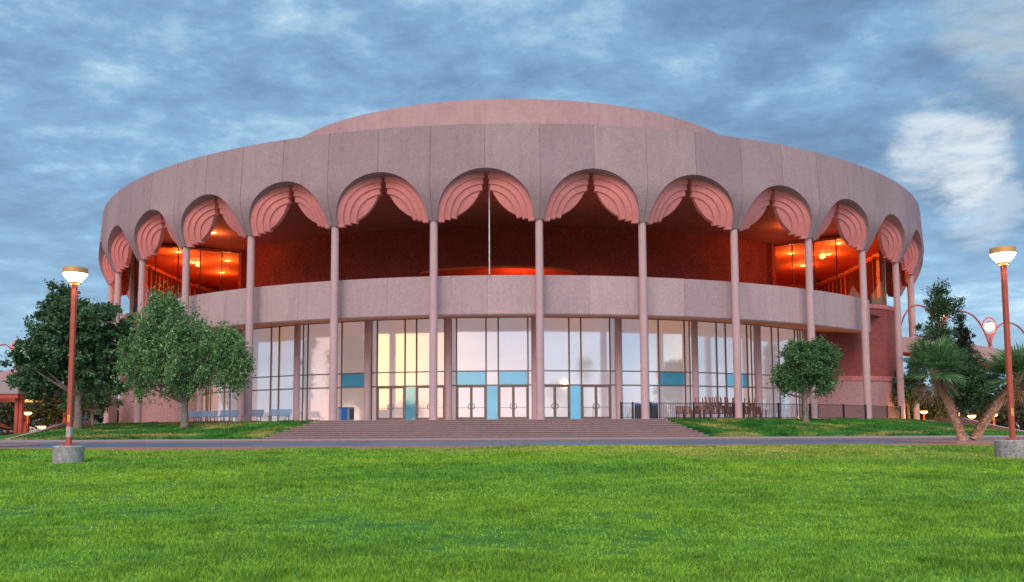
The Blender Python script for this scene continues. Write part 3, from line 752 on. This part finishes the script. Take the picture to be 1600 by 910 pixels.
# palms
def palm(base, top, rad, label, nf=34, seed=1):
    r = np.random.default_rng(seed)
    root = empty('fan_palm', base, 0, label, 'palm tree', 'pair of leaning fan palms')
    d = Vector(top)-Vector(base); mb = MB(); pts = []; rr = []
    for i in range(9):
        t = i/8; p = d*t; p.z = d.z*t; p.x = d.x*(t**1.15 if t > 0 else 0)
        pts.append(p); rr.append(.225-.04*t+(.05 if i == 0 else 0))
    mb.tube(pts, rr, 14)
    for i in range(800):      # old leaf bases
        t = r.uniform(0.02, 1); a = r.uniform(0, 2*pi); p = Vector((d.x*t**1.15, d.y*t, d.z*t)); o = Vector((cos(a), sin(a), .0))*(.205-.03*t)
        q = p+o; e = q+Vector((cos(a)*.07, sin(a)*.07, .12+.05*r.random()))
        sd = Vector((-sin(a), cos(a), 0))*.05
        mb.add([q-sd, q+sd, e+sd*.5, e-sd*.5, q+Vector((0, 0, .1))-sd, q+Vector((0, 0, .1))+sd], [(0, 1, 2, 3), (3, 2, 5, 4)])
    mb.build('trunk', M['palmbark'], root)
    live = []; dry = []
    C = np.array(d)
    for i in range(nf):
        el = r.uniform(-.35, 1.4) if i > 4 else r.uniform(-1.2, -.7)
        az = r.uniform(0, 2*pi); isdry = el < -.62
        D = np.array([cos(el)*cos(az), cos(el)*sin(az), sin(el)])
        pl = rad*r.uniform(.30, .5); hub = C+D*pl
        side = np.cross(D, [0, 0, 1.]); side /= np.linalg.norm(side); up = np.cross(side, D)
        L = rad*r.uniform(.5, .68)*(.8 if isdry else 1)
        tgt = dry if isdry else live
        w = .02; tgt.append([C-side*w, C+side*w, hub+side*w*.7, hub-side*w*.7])
        nl = 26
        for j in range(nl):
            f = (j/(nl-1)-.5)*2; an = f*1.9; ll = L*1.12*(1-.25*abs(f))*r.uniform(.88, 1.08)
            dr = D*cos(an)+side*sin(an)+up*(.16*abs(f))
            mid = hub+dr*ll*.6; tip = hub+dr*ll+np.array([0, 0, -1])*ll*(.05+.13*r.random())
            pw = np.cross(dr, up); pw /= np.linalg.norm(pw); pw = pw*(.036 if not isdry else .03)
            tgt.append([hub, mid-pw, tip, mid+pw])
    np_mesh('fronds', np.array(live), 4, M['f_palm'], root)
    if dry: np_mesh('dry_fronds', np.array(dry), 4, M['f_palmdry'], root)
    return root
palm((22.9, 44.4, -.64), (21.45, 44.2, 2.85), 1.95, 'left of the two leaning fan palms, its trunk tilting left from the road edge', 46, 3)
palm((23.6, 44.6, -.64), (25.95, 44.4, 2.55), 1.95, 'right of the two leaning fan palms, its trunk tilting right behind the lamp post', 46, 5)

# ------------------------------------------------------------------ street lamps
def lamp_post(x, y, zg, ztop, label, dia, sleeve=False):
    root = empty('lamp_post', (x, y, zg), 0, label, 'street lamp', 'red lamp posts with round heads')
    mb = MB(); mb.lathe([(dia/2-.01, -.1), (dia/2, .60), (dia/2-.03, .64)], n=40); mb.build('concrete_base', M['lampconc'], root, smooth=True)
    H = ztop-zg
    mb = MB(); mb.lathe([(.19, .63), (.19, .68)], n=20); mb.box((0, 0, (H-.54+.66)/2), (.145, .145, H-.54-.66)); mb.build('post', M['red'], root)
    mb = MB(); mb.box((0, 0, .665), (.36, .36, .025))
    for bx in (-.13, .13):
        for by in (-.13, .13): mb.tube([(bx, by, .67), (bx, by, .73)], .02, 6)
    mb.build('base_plate', M['red'], root)
    mb = MB(); mb.box((0, -.078, 1.6), (.09, .012, .26)); mb.build('access_plate', M['capmetal'], root)
    if sleeve:
        mb = MB(); mb.box((0, 0, 1.12), (.156, .156, .36)); mb.build('sleeve', M['silver'], root)
    mb = MB(); mb.lathe([(.12, H-.56), (.20, H-.54), (.21, H-.47)], n=32); mb.build('collar', M['capmetal'], root, smooth=True)
    mb = MB(); mb.lathe([(.20, H-.47), (.235, H-.40), (.33, H-.30), (.405, H-.17)], n=32); mb.build('lens', M['lens'], root, smooth=True)
    mb = MB(); mb.lathe([(.415, H-.17), (.415, H+.03), (.38, H+.05), (.1, H+.06)], n=40); mb.build('lamp_cap', M['capmetal'], root, smooth=True)
    light('lamp_light', (0, 0, H-.28-.35), 55, (1, .65, .3), root, .25)
lamp_post(-15.75, 31, float(Hl(-15.75, 31))-.02, 5.85, 'red lamp post on a grey concrete drum with a silver band, left of the lawn', 1.03, True)
lamp_post(17.3, 30.2, float(Hl(17.3, 30.2))-.02, 6.25, 'red lamp post on a grey concrete drum at the right frame edge', 1.14)
b = empty('spray_can', (17.54, 29.85, float(Hl(17.3, 30.2))-.02+.641), 0, 'small white and blue can standing on the right concrete lamp base', 'can')
mb = MB(); mb.lathe([(.035, 0), (.037, .02), (.037, .16), (.03, .18)], n=16); mb.build('can_body', M['bench'], b, smooth=True)
mb = MB(); mb.lathe([(.028, .181), (.028, .235), (.02, .245)], n=14); mb.build('cap', M['red'], b, smooth=True)

def small_lamp(x, y, zg, h, label):
    root = empty('garden_lamp_post', (x, y, zg), 0, label, 'street lamp', 'small lit lamps in the distance')
    mb = MB(); mb.tube([(0, 0, 0), (0, 0, h-.25)], .07, 8); mb.build('post', M['red'], root)
    mb = MB(); mb.lathe([(.18, h-.28), (.34, h-.12), (.30, h-.05)], n=16); mb.build('lens', M['amber'], root, smooth=True)
    mb = MB(); mb.lathe([(.36, h-.05), (.34, h+.06), (.05, h+.08)], n=16); mb.build('lamp_cap', M['red'], root, smooth=True)
    light('lamp_light', (0, 0, h-.75), 110, (1, .5, .15), root)
for px, py, Y, h, lb in ((43, 640, 78, 2.6, 'taller of the two small lit lamps beside the left walkway post'), (65, 662, 80, 1.3, 'short lit lamp close to the left sloping wall'),
                         (1443, 645, 84, 1.6, 'small lit lamp left of the palm trunks near the columns'), (1500, 648, 80, 1.8, 'small lit lamp seen between the palm trunks, the highest there'),
                         (1518, 652, 78, 1.3, 'lowest small lit lamp seen between the palm trunks'), (1552, 650, 80, 1.6, 'small lit lamp on the red post right of the palm trunk')):
    x, y, z = at(px, py, Y); small_lamp(x, y, max(z-h, -.7) if z-h < 0 else z-h, h if z-h >= -.7 else z+.7, lb)

# ------------------------------------------------------------------ ramps with ring lamps
def ramp_bridge(pts, label, lamps_from, side, labs):
    """pts: ring-lamp centres (x, y, z) marching away from the building"""
    root = empty('ramp_bridge', (pts[0][0], pts[0][1], -.7), 0, label, 'ramp bridge', 'curved ramp bridges on both sides')
    base = Vector((pts[0][0], pts[0][1], -.7))
    P3 = [Vector(p)-base for p in pts]
    mb = MB()
    for i in range(len(P3)-1):
        a = P3[i].copy(); b_ = P3[i+1].copy(); d = (b_-a); nrm = Vector((-d.y, d.x, 0)).normalized()
        if nrm.y < 0: nrm = -nrm
        for off in (0, 3.6):
            A_ = a+nrm*off; B_ = b_+nrm*off
            tp = -2.2; bt = -3.7
            v = [A_+Vector((0, 0, tp)), B_+Vector((0, 0, tp)), B_+Vector((0, 0, bt)), A_+Vector((0, 0, bt))]
            w = [p+nrm*.22 for p in v]
            mb.add(v+w, [(0, 1, 2, 3), (7, 6, 5, 4), (0, 4, 5, 1), (3, 2, 6, 7), (0, 3, 7, 4), (1, 5, 6, 2)])
    mb.build('parapet', M['dome'], root)
    mb = MB()
    for i in range(len(P3)-1):
        a = P3[i]; b_ = P3[i+1]; d = (b_-a); nrm = Vector((-d.y, d.x, 0)).normalized()
        if nrm.y < 0: nrm = -nrm
        v = [a+nrm*.22+Vector((0, 0, -3.2)), b_+nrm*.22+Vector((0, 0, -3.2)), b_+nrm*3.6+Vector((0, 0, -3.2)), a+nrm*3.6+Vector((0, 0, -3.2))]
        w = [p+Vector((0, 0, -.45)) for p in v]
        mb.add(v+w, [(0, 1, 2, 3), (7, 6, 5, 4), (0, 4, 5, 1), (3, 2, 6, 7), (0, 3, 7, 4), (1, 5, 6, 2)])
    mb.build('deck', M['foyer'], root)
    for i in range(3, len(P3)):                 # support piers
        p = P3[i]; m = MB(); m.box((p.x, p.y+1.9, (p.z-3.6)/2), (.8, .8, p.z-3.65)); m.build('pier', M['red'], root)
    for i in range(len(P3)-1):                  # arching rail tubes
        a = P3[i]; b_ = P3[i+1]; m = MB(); pp = []
        for j in range(25):
            t = j/24; p = a.lerp(b_, t); p.z += -2.2+3.15*(1-abs(2*t-1)**2.4)**.8
            pp.append(p+Vector((0, .1, 0)))
        m.tube(pp, .085, 8); m.build('rail_arch', M['red'], root, smooth=True)
    for i in range(lamps_from, len(pts)):
        p = pts[i]; d = Vector(pts[min(i+1, len(pts)-1)])-Vector(pts[max(0, i-1)]); az = 0.
        r = empty('ring_lamp', (p[0], p[1], p[2]-2.2), az, labs[i-lamps_from], 'ring lamp', 'ring lamps on the ramp bridges')
        m = MB(); pp = [(.68*cos(t), 0, 2.2+.88*sin(t)) for t in np.linspace(0, 2*pi, 41)]
        m.tube(pp, .075, 8); m.tube([(-.22, 0, 0), (.0, 0, .75), (.16, 0, 1.45)], .06, 7); m.tube([(.22, 0, 0), (.0, .02, .75), (-.16, 0, 1.45)], .06, 7)
        m.build('ring', M['red'], r, smooth=True)
        m = MB(); m.lathe([(.12, -.42), (.36, -.25), (.45, 0), (.36, .27), (.16, .4)], (0, 0, 2.15), 20); m.build('globe', M['globe'], r, smooth=True)
        m = MB(); m.lathe([(.26, .36), (.22, .5), (.06, .62)], (0, 0, 2.15), 16); m.build('globe_cap', M['red'], r, smooth=True)
        light('lamp_light', (0, -.65, 2.15), 45, (1, .6, .25), r)
ramp_bridge([(37.9, 84.6, 11.1), (41.6, 84, 10.9), (49.2, 89, 10.4), (57, 94.5, 9.8), (65, 100, 9.2)], 'pink ramp bridge with red arching rails leaving the right side of the auditorium', 1, 1,
            ['ring lamp glowing inside the airy tree at the right', 'ring lamp left of the right lamp post, against open sky', 'ring lamp of the right ramp past the lamp post', 'outermost ring lamp of the right ramp'])
ramp_bridge([(-38.9, 86.2, 10.8), (-41.2, 86, 10.5), (-47.8, 91, 9.96), (-55.4, 97, 9.4), (-63.4, 103.5, 8.8), (-71, 110, 8.3)], 'pink ramp bridge with red arching rails leaving the left side of the auditorium', 1, -1,
            ['ring lamp glowing through the dark tree near the auditorium', 'ring lamp mostly hidden inside the dark leafy tree at the left', 'ring lamp at the left edge against open sky', 'second ring lamp from the far end of the left ramp', 'outermost ring lamp of the left ramp'])

# covered walkway at the left edge
w = empty('covered_walkway', (-41.9, 74, -.7), 0, 'grey slab walkway roof on red posts at the left edge', 'covered walkway')
mb = MB(); mb.box((-9, 4, 4.5), (18.8, 10, 1.2)); mb.build('roof_slab', M['walk'], w, bevel=.03)
mb = MB(); mb.box((-9, 4, 3.72), (18.6, 9.8, .34)); mb.build('red_beam', M['red'], w)
for x, y in ((0, 0), (0, 8), (-14, 0), (-14, 8)):
    mb = MB(); mb.box((x-.14, y, 1.77), (.28, .5, 3.55)); mb.box((x+.17, y, 1.77), (.3, .36, 3.55)); mb.build('post', M['red'], w)
# far buildings
f = empty('far_building', (-118, 200, -2.2), 0, 'pale distant building with rows of blue windows at the far left', 'building')
mb = MB(); mb.box((0, 0, 6), (40, 14, 12)); mb.build('wall', M['farwall'], f)
for zz in (3.2, 6.4, 9.6):
    for xx in np.arange(-17.5, 18, 5):
        mb = MB(); mb.box((xx, -7.03, zz), (3.6, .12, 1.9)); mb.build('window', M['farwin'], f)
# parked utility car at the left edge
def car(loc, rz):
    r = empty('parked_car', loc, rz, 'dark green parked car cut off by the left edge, under the walkway', 'car')
    prof = [(-2.1, .35), (-2.15, .75), (-1.95, .95), (-1.1, 1.02), (-.55, 1.45), (1.0, 1.5), (1.75, 1.1), (2.1, 1.0), (2.15, .4)]
    mb = MB(); L = [[(x, y, z) for x, z in prof] for y in (-.86, -.7, .7, .86)]
    L = [[(x, y, z if abs(y) < .8 else z*.97) for x, y, z in row] for row in L]
    mb.grid(L); n = len(prof); mb.add(L[0], [tuple(range(n))]); mb.add(L[-1], [tuple(range(n))[::-1]])
    mb.add([(-2.1, -.86, .35), (2.15, -.86, .4), (2.15, .86, .4), (-2.1, .86, .35)], [(0, 1, 2, 3)])
    mb.build('body', M['cargreen'], r, smooth=True)
    g = MB(); g.add([(-.9, -.875, 1.03), (-.5, -.85, 1.36), (.9, -.85, 1.4), (1.5, -.875, 1.06)], [(0, 1, 2, 3)]); g.build('side_window', M['carglass'], r)
    g = MB(); g.add([(2.02, -.7, 1.04), (2.02, .7, 1.04), (1.2, .66, 1.44), (1.2, -.66, 1.44)], [(0, 1, 2, 3)]); g.build('windscreen', M['carglass'], r, loc=(.03, 0, .03))
    for x in (-1.35, 1.4):
        for y in (-.8, .8):
            t = MB(); pp = [(0, -.11, 0), (0, .11, 0)]; t.tube(pp, .33, 20); wo = t.build('wheel', M['tyre'], r, smooth=True, loc=(x, y, .33))
            t = MB(); t.tube([(0, -.12, 0), (0, .12, 0)], .19, 14); t.build('rim', M['silver'], wo)
    t = MB(); t.tube([(.2, -.885, .75), (.2, -.90, .75)], .17, 20); t.build('round_badge', M['white'], r)
    t = MB(); t.box((2.14, -.55, .78), (.05, .34, .16)); t.build('headlight', M['white'], r)
    t = MB(); t.box((2.14, .55, .78), (.05, .34, .16)); t.build('headlight', M['white'], r)
car((-43.6, 71.5, -.7), .1)

# ------------------------------------------------------------------ plaza furniture
def polar(r, th): return (BC[0]+r*sin(th), BC[1]-r*cos(th))
def th_for(px, r):     # bearing of photograph column px on a circle of radius r
    b = (px-800)/FP; lo, hi = -1.1, 1.1
    for _ in range(40):
        m = (lo+hi)/2
        if r*sin(m)/(109-r*cos(m)) < b: lo = m
        else: hi = m
    return (lo+hi)/2
def bench():
    r = empty('bench', (0, 0, 0), 0, 'x', 'bench', 'slatted benches left of the steps')
    mb = MB()
    for i in range(5): mb.box((0, -.20+.115*i, .46), (1.85, .09, .035))
    mb.build('seat', M['bench'], r)
    mb = MB()
    for i in range(4): mb.box((0, .36+.045*i, .56+.125*i), (1.85, .03, .10), M_=Matrix.Rotation(-.3, 3, 'X'))
    mb.build('backrest', M['bench'], r)
    for x in (-.72, .72):
        mb = MB(); mb.bar((x, -.22, 0), (x, -.22, .44), .05); mb.bar((x, .30, 0), (x, .30, .44), .05); mb.bar((x, .30, .42), (x, .53, .98), .045); mb.box((x, .04, .425), (.045, .56, .04)); mb.build('leg', M['greybin'], r)
    return r
bl = ['leftmost slatted bench, half hidden behind the drooping tree trunk', 'slatted bench just right of the drooping tree trunk', 'slatted bench third from the left in the row', 'slatted bench partly behind an outer column', 'slatted bench nearest the steps, fully in view']
b0 = bench()
for i, (px, lb) in enumerate(zip((297, 321, 354, 392, 435), bl)):
    o = b0 if i == 0 else copy_tree(b0)
    R_ = 44.2; th = th_for(px, R_); x, y = polar(R_, th); o.location = (x, y, PZ); o.rotation_euler.z = th+.25; o['label'] = lb
# recycling box by the steps
th = th_for(541, 43.6); x, y = polar(43.6, th)
r = empty('recycling_bin', (x, y, PZ), -.5, 'blue and grey recycling bin beside the column left of the doors', 'bin')
mb = MB(); mb.box((0, 0, .5), (1.0, .75, 1.0)); mb.build('cabinet', M['greybin'], r, bevel=.04)
mb = MB(); mb.box((.12, -.385, .52), (.62, .03, .96)); mb.build('blue_door', M['blue'], r)
mb = MB(); mb.box((0, 0, 1.03), (1.04, .8, .06)); mb.build('lid', M['darkbin'], r, bevel=.02)
mb = MB(); mb.box((.515, .05, .55), (.03, .5, .8)); mb.build('side_panel', M['darkbin'], r)
for px, lb in ((997, 'dark slatted bin with blue lid just left of the column inside the railing'), (1021, 'dark slatted bin with blue lid just right of the column inside the railing')):
    th = th_for(px, 43.4); x, y = polar(43.4, th); r = empty('litter_bin', (x, y, PZ), 0, lb, 'bin', 'dark bins with blue lids')
    mb = MB()
    for j in range(20):
        a = 2*pi*j/20; mb.box((.29*cos(a), .29*sin(a), .55), (.03, .075, 1.05), a)
    mb.build('slatted_body', M['darkbin'], r)
    mb = MB(); mb.lathe([(.25, 0.03), (.26, 1.06)], n=18); mb.build('liner', M['black'], r)
    mb = MB(); mb.lathe([(.32, 1.08), (.32, 1.17), (.26, 1.22)], n=24); mb.build('lid', M['blue'], r, smooth=True)
# wooden chairs, some upturned on others
def chair():
    r = empty('wooden_chair', (0, 0, 0), 0, 'x', 'chair', 'brown wooden chairs stored behind the railing')
    mb = MB()
    for i in range(5): mb.box((0, -.2+.1*i, .43), (.52, .08, .03))
    mb.build('seat', M['wood'], r)
    mb = MB()
    for i in range(6): mb.box((-.21+.084*i, .27, .72), (.05, .025, .5))
    mb.box((0, .27, .985), (.56, .04, .08)); mb.box((0, .27, .47), (.52, .035, .06)); mb.build('backrest', M['wood'], r)
    for x in (-.28, .28):
        for y, h in ((-.25, .66), (.29, 1.0)):
            mb = MB(); mb.box((x, y, h/2), (.065, .065, h)); mb.build('leg', M['wood'], r)
        mb = MB(); mb.box((x, 0, .68), (.09, .6, .035)); mb.build('armrest', M['wood'], r)
    return r
ch0 = chair(); first = True
cps = [(1063, 43.8, 'up'), (1074, 43.6, 'up'), (1093, 44., 'both'), (1104, 43.8, 'both'), (1116, 44., 'both'), (1128, 43.8, 'both'), (1139, 44., 'both'), (1150, 43.8, 'both'), (1170, 43.9, 'both'), (1188, 44., 'up')]
words = ['first', 'second', 'third', 'fourth', 'fifth', 'sixth', 'seventh', 'eighth', 'ninth', 'tenth']
ui = 0
for i, (px, R_, k) in enumerate(cps):
    th = th_for(px, R_); x, y = polar(R_, th)
    o = ch0 if first else copy_tree(ch0); first = False
    o.location = (x, y, PZ); o.rotation_euler = (0, 0, th+random.uniform(-.5, .5)); o['label'] = words[i]+' upright brown wooden chair from the left in the stored row behind the railing'
    if k == 'both':
        o2 = copy_tree(ch0); o2.location = (x+.05, y+.1, PZ+1.72+.02*(ui % 3)); o2.rotation_euler = (pi+random.uniform(-.15, .15), random.uniform(-.12, .12), th+random.uniform(-.6, .6))
        o2['label'] = words[ui]+' upside down wooden chair from the left, legs up on the stored row'; ui += 1

# railing between the columns at the right
fr = empty('railing', (BC[0], BC[1], PZ), ROT, 'dark metal railing with thin bars between the columns right of the steps', 'railing')
def rail(a0, a1, posts):
    mb = MB(); n = max(2, int((a1-a0)*46/.14)); R_ = 46.
    for z in (.12, 1.18):
        mb.tube([(R_*sin(a0+(a1-a0)*j/8), -R_*cos(a0+(a1-a0)*j/8), z) for j in range(9)], .028, 6)
    for j in range(1, n):
        a = a0+(a1-a0)*j/n; mb.box((R_*sin(a), -R_*cos(a), .65), (.024, .024, 1.04), a)
    mb.build('rail_panel', M['black'], fr)
    for a in posts:
        m = MB(); m.box((R_*sin(a), -R_*cos(a), .63), (.12, .12, 1.27), a); m.build('post', M['black'], fr)
ca = [(k+.5)*DEL for k in range(0, 6)]; g = .0095
ra = [th_for(px, 46.)-ROT for px in (970, 988)]
rail(ra[0], ra[1], [ra[0]]); rail(ra[1], ca[1]-g, [ra[1]])
for i in range(1, 5):
    m_ = (ca[i]+ca[i+1])/2
    rail(ca[i]+g, ca[i+1]-g, [ca[i]+g, m_, ca[i+1]-g])

# ------------------------------------------------------------------ trees across the lawn behind the camera (mirrored in the glazing)
for x, y, h, lb in ((-27, -38, 7.5, 'leafy tree across the lawn mirrored in the middle panes'), (-67, -26, 8, 'leafy tree across the lawn mirrored in the left panes'), (86, 2, 9, 'leafy tree across the lawn mirrored in the right panes'), (-34, -40, 6, 'lower leafy tree across the lawn mirrored in the middle panes')):
    b = [(random.uniform(-3, 3), random.uniform(-2, 2), h*random.uniform(.4, .85), 2.2, 2., 1.6, 1) for _ in range(7)]
    tree('lawn_tree', (x, y, -1.9), b, 4500, .5, M['f_mid'], lb, trunk_h=h*.35, tr=.3, shell=.3, clump=.6, limbs=6)
for x, y, h, sd, wd in ((43, -35, 12.5, 8, 'tallest'), (48.5, -36, 9.5, 9, 'middle-height'), (38, -38, 8., 10, 'shortest')):
    palm((x, y, -1.95), (x+.4, y, h), 2.9, wd+' of the three fan palms mirrored in the right entrance glazing', 40, sd)['group'] = 'palms across the lawn'

# ------------------------------------------------------------------ sky and sun
SUN_AZ = Vector((-.16, -.98, 0)).normalized(); SUN_EL = radians(42)
w = bpy.data.worlds.new('World'); sc.world = w; w.use_nodes = True
nt = w.node_tree; bg = nt.nodes['Background']; L = nt.links.new
tc = N(nt, 'ShaderNodeTexCoord'); D = tc.outputs['Generated']
sp = N(nt, 'ShaderNodeSeparateXYZ'); L(D, sp.inputs[0])
def mth(op, a, b=None, c=None):
    m = N(nt, 'ShaderNodeMath', operation=op)
    for i, s in enumerate((a, b, c)):
        if s is None: continue
        if isinstance(s, (int, float)): m.inputs[i].default_value = s
        else: L(s, m.inputs[i])
    return m.outputs[0]
zz = mth('ADD', mth('MAXIMUM', sp.outputs[2], 0.), .15)
cb = N(nt, 'ShaderNodeCombineXYZ'); L(mth('DIVIDE', sp.outputs[0], zz), cb.inputs[0]); L(mth('DIVIDE', sp.outputs[1], zz), cb.inputs[1])
mp = N(nt, 'ShaderNodeMapping'); L(cb.outputs[0], mp.inputs[0]); mp.inputs['Location'].default_value = (3.1, 1.7, 0); mp.inputs['Rotation'].default_value = (0, 0, .35); mp.inputs['Scale'].default_value = (1., 1.15, 1)
nA = noise(nt, mp.outputs[0], 3.0, 14, .66, .1); nB = noise(nt, mp.outputs[0], .8, 4, .5, .2)
cl = mth('ADD', mth('MULTIPLY', nA, .62), mth('MULTIPLY', nB, .38))
cool = ramp(nt, cl, [(.38, (.10, .18, .30)), (.46, (.14, .265, .42)), (.53, (.20, .37, .55)), (.59, (.34, .53, .68)), (.66, (.66, .75, .77))])
# brighter towards the horizon
hz = mth('POWER', mth('SUBTRACT', 1., mth('MINIMUM', mth('MAXIMUM', sp.outputs[2], 0.), 1.)), 7.)
cool = mix(nt, mth('MULTIPLY', hz, .42), cool, (.42, .68, .92))
def lobe(d, p0, p1):
    d = Vector(d).normalized(); v = N(nt, 'ShaderNodeVectorMath', operation='DOT_PRODUCT'); L(D, v.inputs[0]); v.inputs[1].default_value = d
    m = N(nt, 'ShaderNodeMapRange', interpolation_type='SMOOTHSTEP'); L(v.outputs['Value'], m.inputs[0]); m.inputs[1].default_value = cos(radians(p1)); m.inputs[2].default_value = cos(radians(p0))
    return m.outputs[0]
def dirpx(px, py):
    x = (px-800)/FP; a = math.atan((558.6-py)/FP)+PITCH
    return (x*(1/ cos(a-PITCH))*cos(a-PITCH), cos(a)/cos(a-PITCH), sin(a)/cos(a-PITCH))
n3 = noise(nt, mp.outputs[0], 4.2, 12, .66, .2)
def patch(c, px, py, p0, p1, am, colr):
    f = ramp_g(mth('MULTIPLY', lobe(dirpx(px, py), p0, p1), 1.), am)
    return mix(nt, f, c, colr)
def ramp_g(l, am):   # the lobe pushes the cloud noise over its threshold, so the patch keeps ragged edges
    m = N(nt, 'ShaderNodeMapRange', interpolation_type='SMOOTHSTEP'); L(mth('ADD', l, mth('MULTIPLY', mth('SUBTRACT', n3, .5), 3.4)), m.inputs[0]); m.inputs[1].default_value = .1; m.inputs[2].default_value = 1.35; m.inputs[3].default_value = 0; m.inputs[4].default_value = min(am, 1)
    return mth('MULTIPLY', m.outputs[0], mth('MINIMUM', mth('MULTIPLY', l, 2.), 1.))
def ramp_f(am):
    m = N(nt, 'ShaderNodeMapRange', interpolation_type='SMOOTHSTEP'); L(n3, m.inputs[0]); m.inputs[1].default_value = .38; m.inputs[2].default_value = .6; m.inputs[3].default_value = am*.25; m.inputs[4].default_value = am
    return m.outputs[0]
cool = patch(cool, 1484, 245, .1, 4.3, .66, (.90, .89, .83))
cool = patch(cool, 1530, 325, .2, 3.2, .4, (.80, .86, .88))
cool = patch(cool, 1650, -30, .5, 8, .4, (.72, .72, .62))
# warm sunset side (behind the camera)
rear = N(nt, 'ShaderNodeMapRange', interpolation_type='SMOOTHSTEP'); L(mth('ADD', mth('MULTIPLY', sp.outputs[1], -1.), mth('MULTIPLY', sp.outputs[0], -.1)), rear.inputs[0]); rear.inputs[1].default_value = .15; rear.inputs[2].default_value = .95
xf = mth('MULTIPLY_ADD', sp.outputs[0], .5, .5)
wx = ramp(nt, xf, [(.10, (.95, .56, .46)), (.32, (.86, .62, .62)), (.52, (.70, .66, .80)), (.70, (.50, .66, .84)), (.88, (.38, .60, .86))])
wcl = mix(nt, 1., wx, ramp(nt, cl, [(.40, (.62, .66, .74)), (.60, (1.2, 1.14, 1.1))]), 'MULTIPLY')
full = mix(nt, mth('MULTIPLY', rear.outputs[0], .85), cool, wcl)
full = mix(nt, mth('MULTIPLY', lobe((-.62, -.78, .09), 2, 24), .9), full, (1.3, .66, .42))
full = mix(nt, mth('MULTIPLY', lobe((-.560, -.825, .088), .2, 6.), 1.), full, (2.9, 1.5, .42))
full = mix(nt, mth('MULTIPLY', lobe((-.22, -.97, .10), .5, 8), .75), full, (1.35, .98, .85))
full = mix(nt, mth('MULTIPLY', lobe((.80, -.60, .01), 1, 12), .7), full, (1.7, 1.35, .75))
sky = N(nt, 'ShaderNodeTexSky', sky_type='NISHITA', sun_disc=False); sky.sun_elevation = SUN_EL; sky.sun_rotation = atan2(SUN_AZ.x, SUN_AZ.y)
nis = mix(nt, 1., sky.outputs[0], (.06, .06, .06), 'MULTIPLY')
tot = N(nt, 'ShaderNodeMix', data_type='RGBA', blend_type='ADD'); tot.inputs[0].default_value = .5; L(full, tot.inputs[6]); L(nis, tot.inputs[7])
bg2 = mix(nt, 1., tot.outputs[2], (10., 10., 10.), 'MULTIPLY')
L(bg2, bg.inputs[0]); bg.inputs[1].default_value = .1
sl = bpy.data.lights.new('sun', 'SUN'); sl.energy = 2.1; sl.angle = radians(40); sl.color = (1, .84, .78)
so = bpy.data.objects.new('sun', sl); link(so); dv = Vector((SUN_AZ.x*cos(SUN_EL), SUN_AZ.y*cos(SUN_EL), sin(SUN_EL)))
so.rotation_euler = dv.to_track_quat('Z', 'Y').to_euler()
sc.view_settings.view_transform = 'Standard'; sc.view_settings.look = 'None'; sc.view_settings.gamma = 1; sc.view_settings.exposure = 0.
sc.render.engine = 'CYCLES'
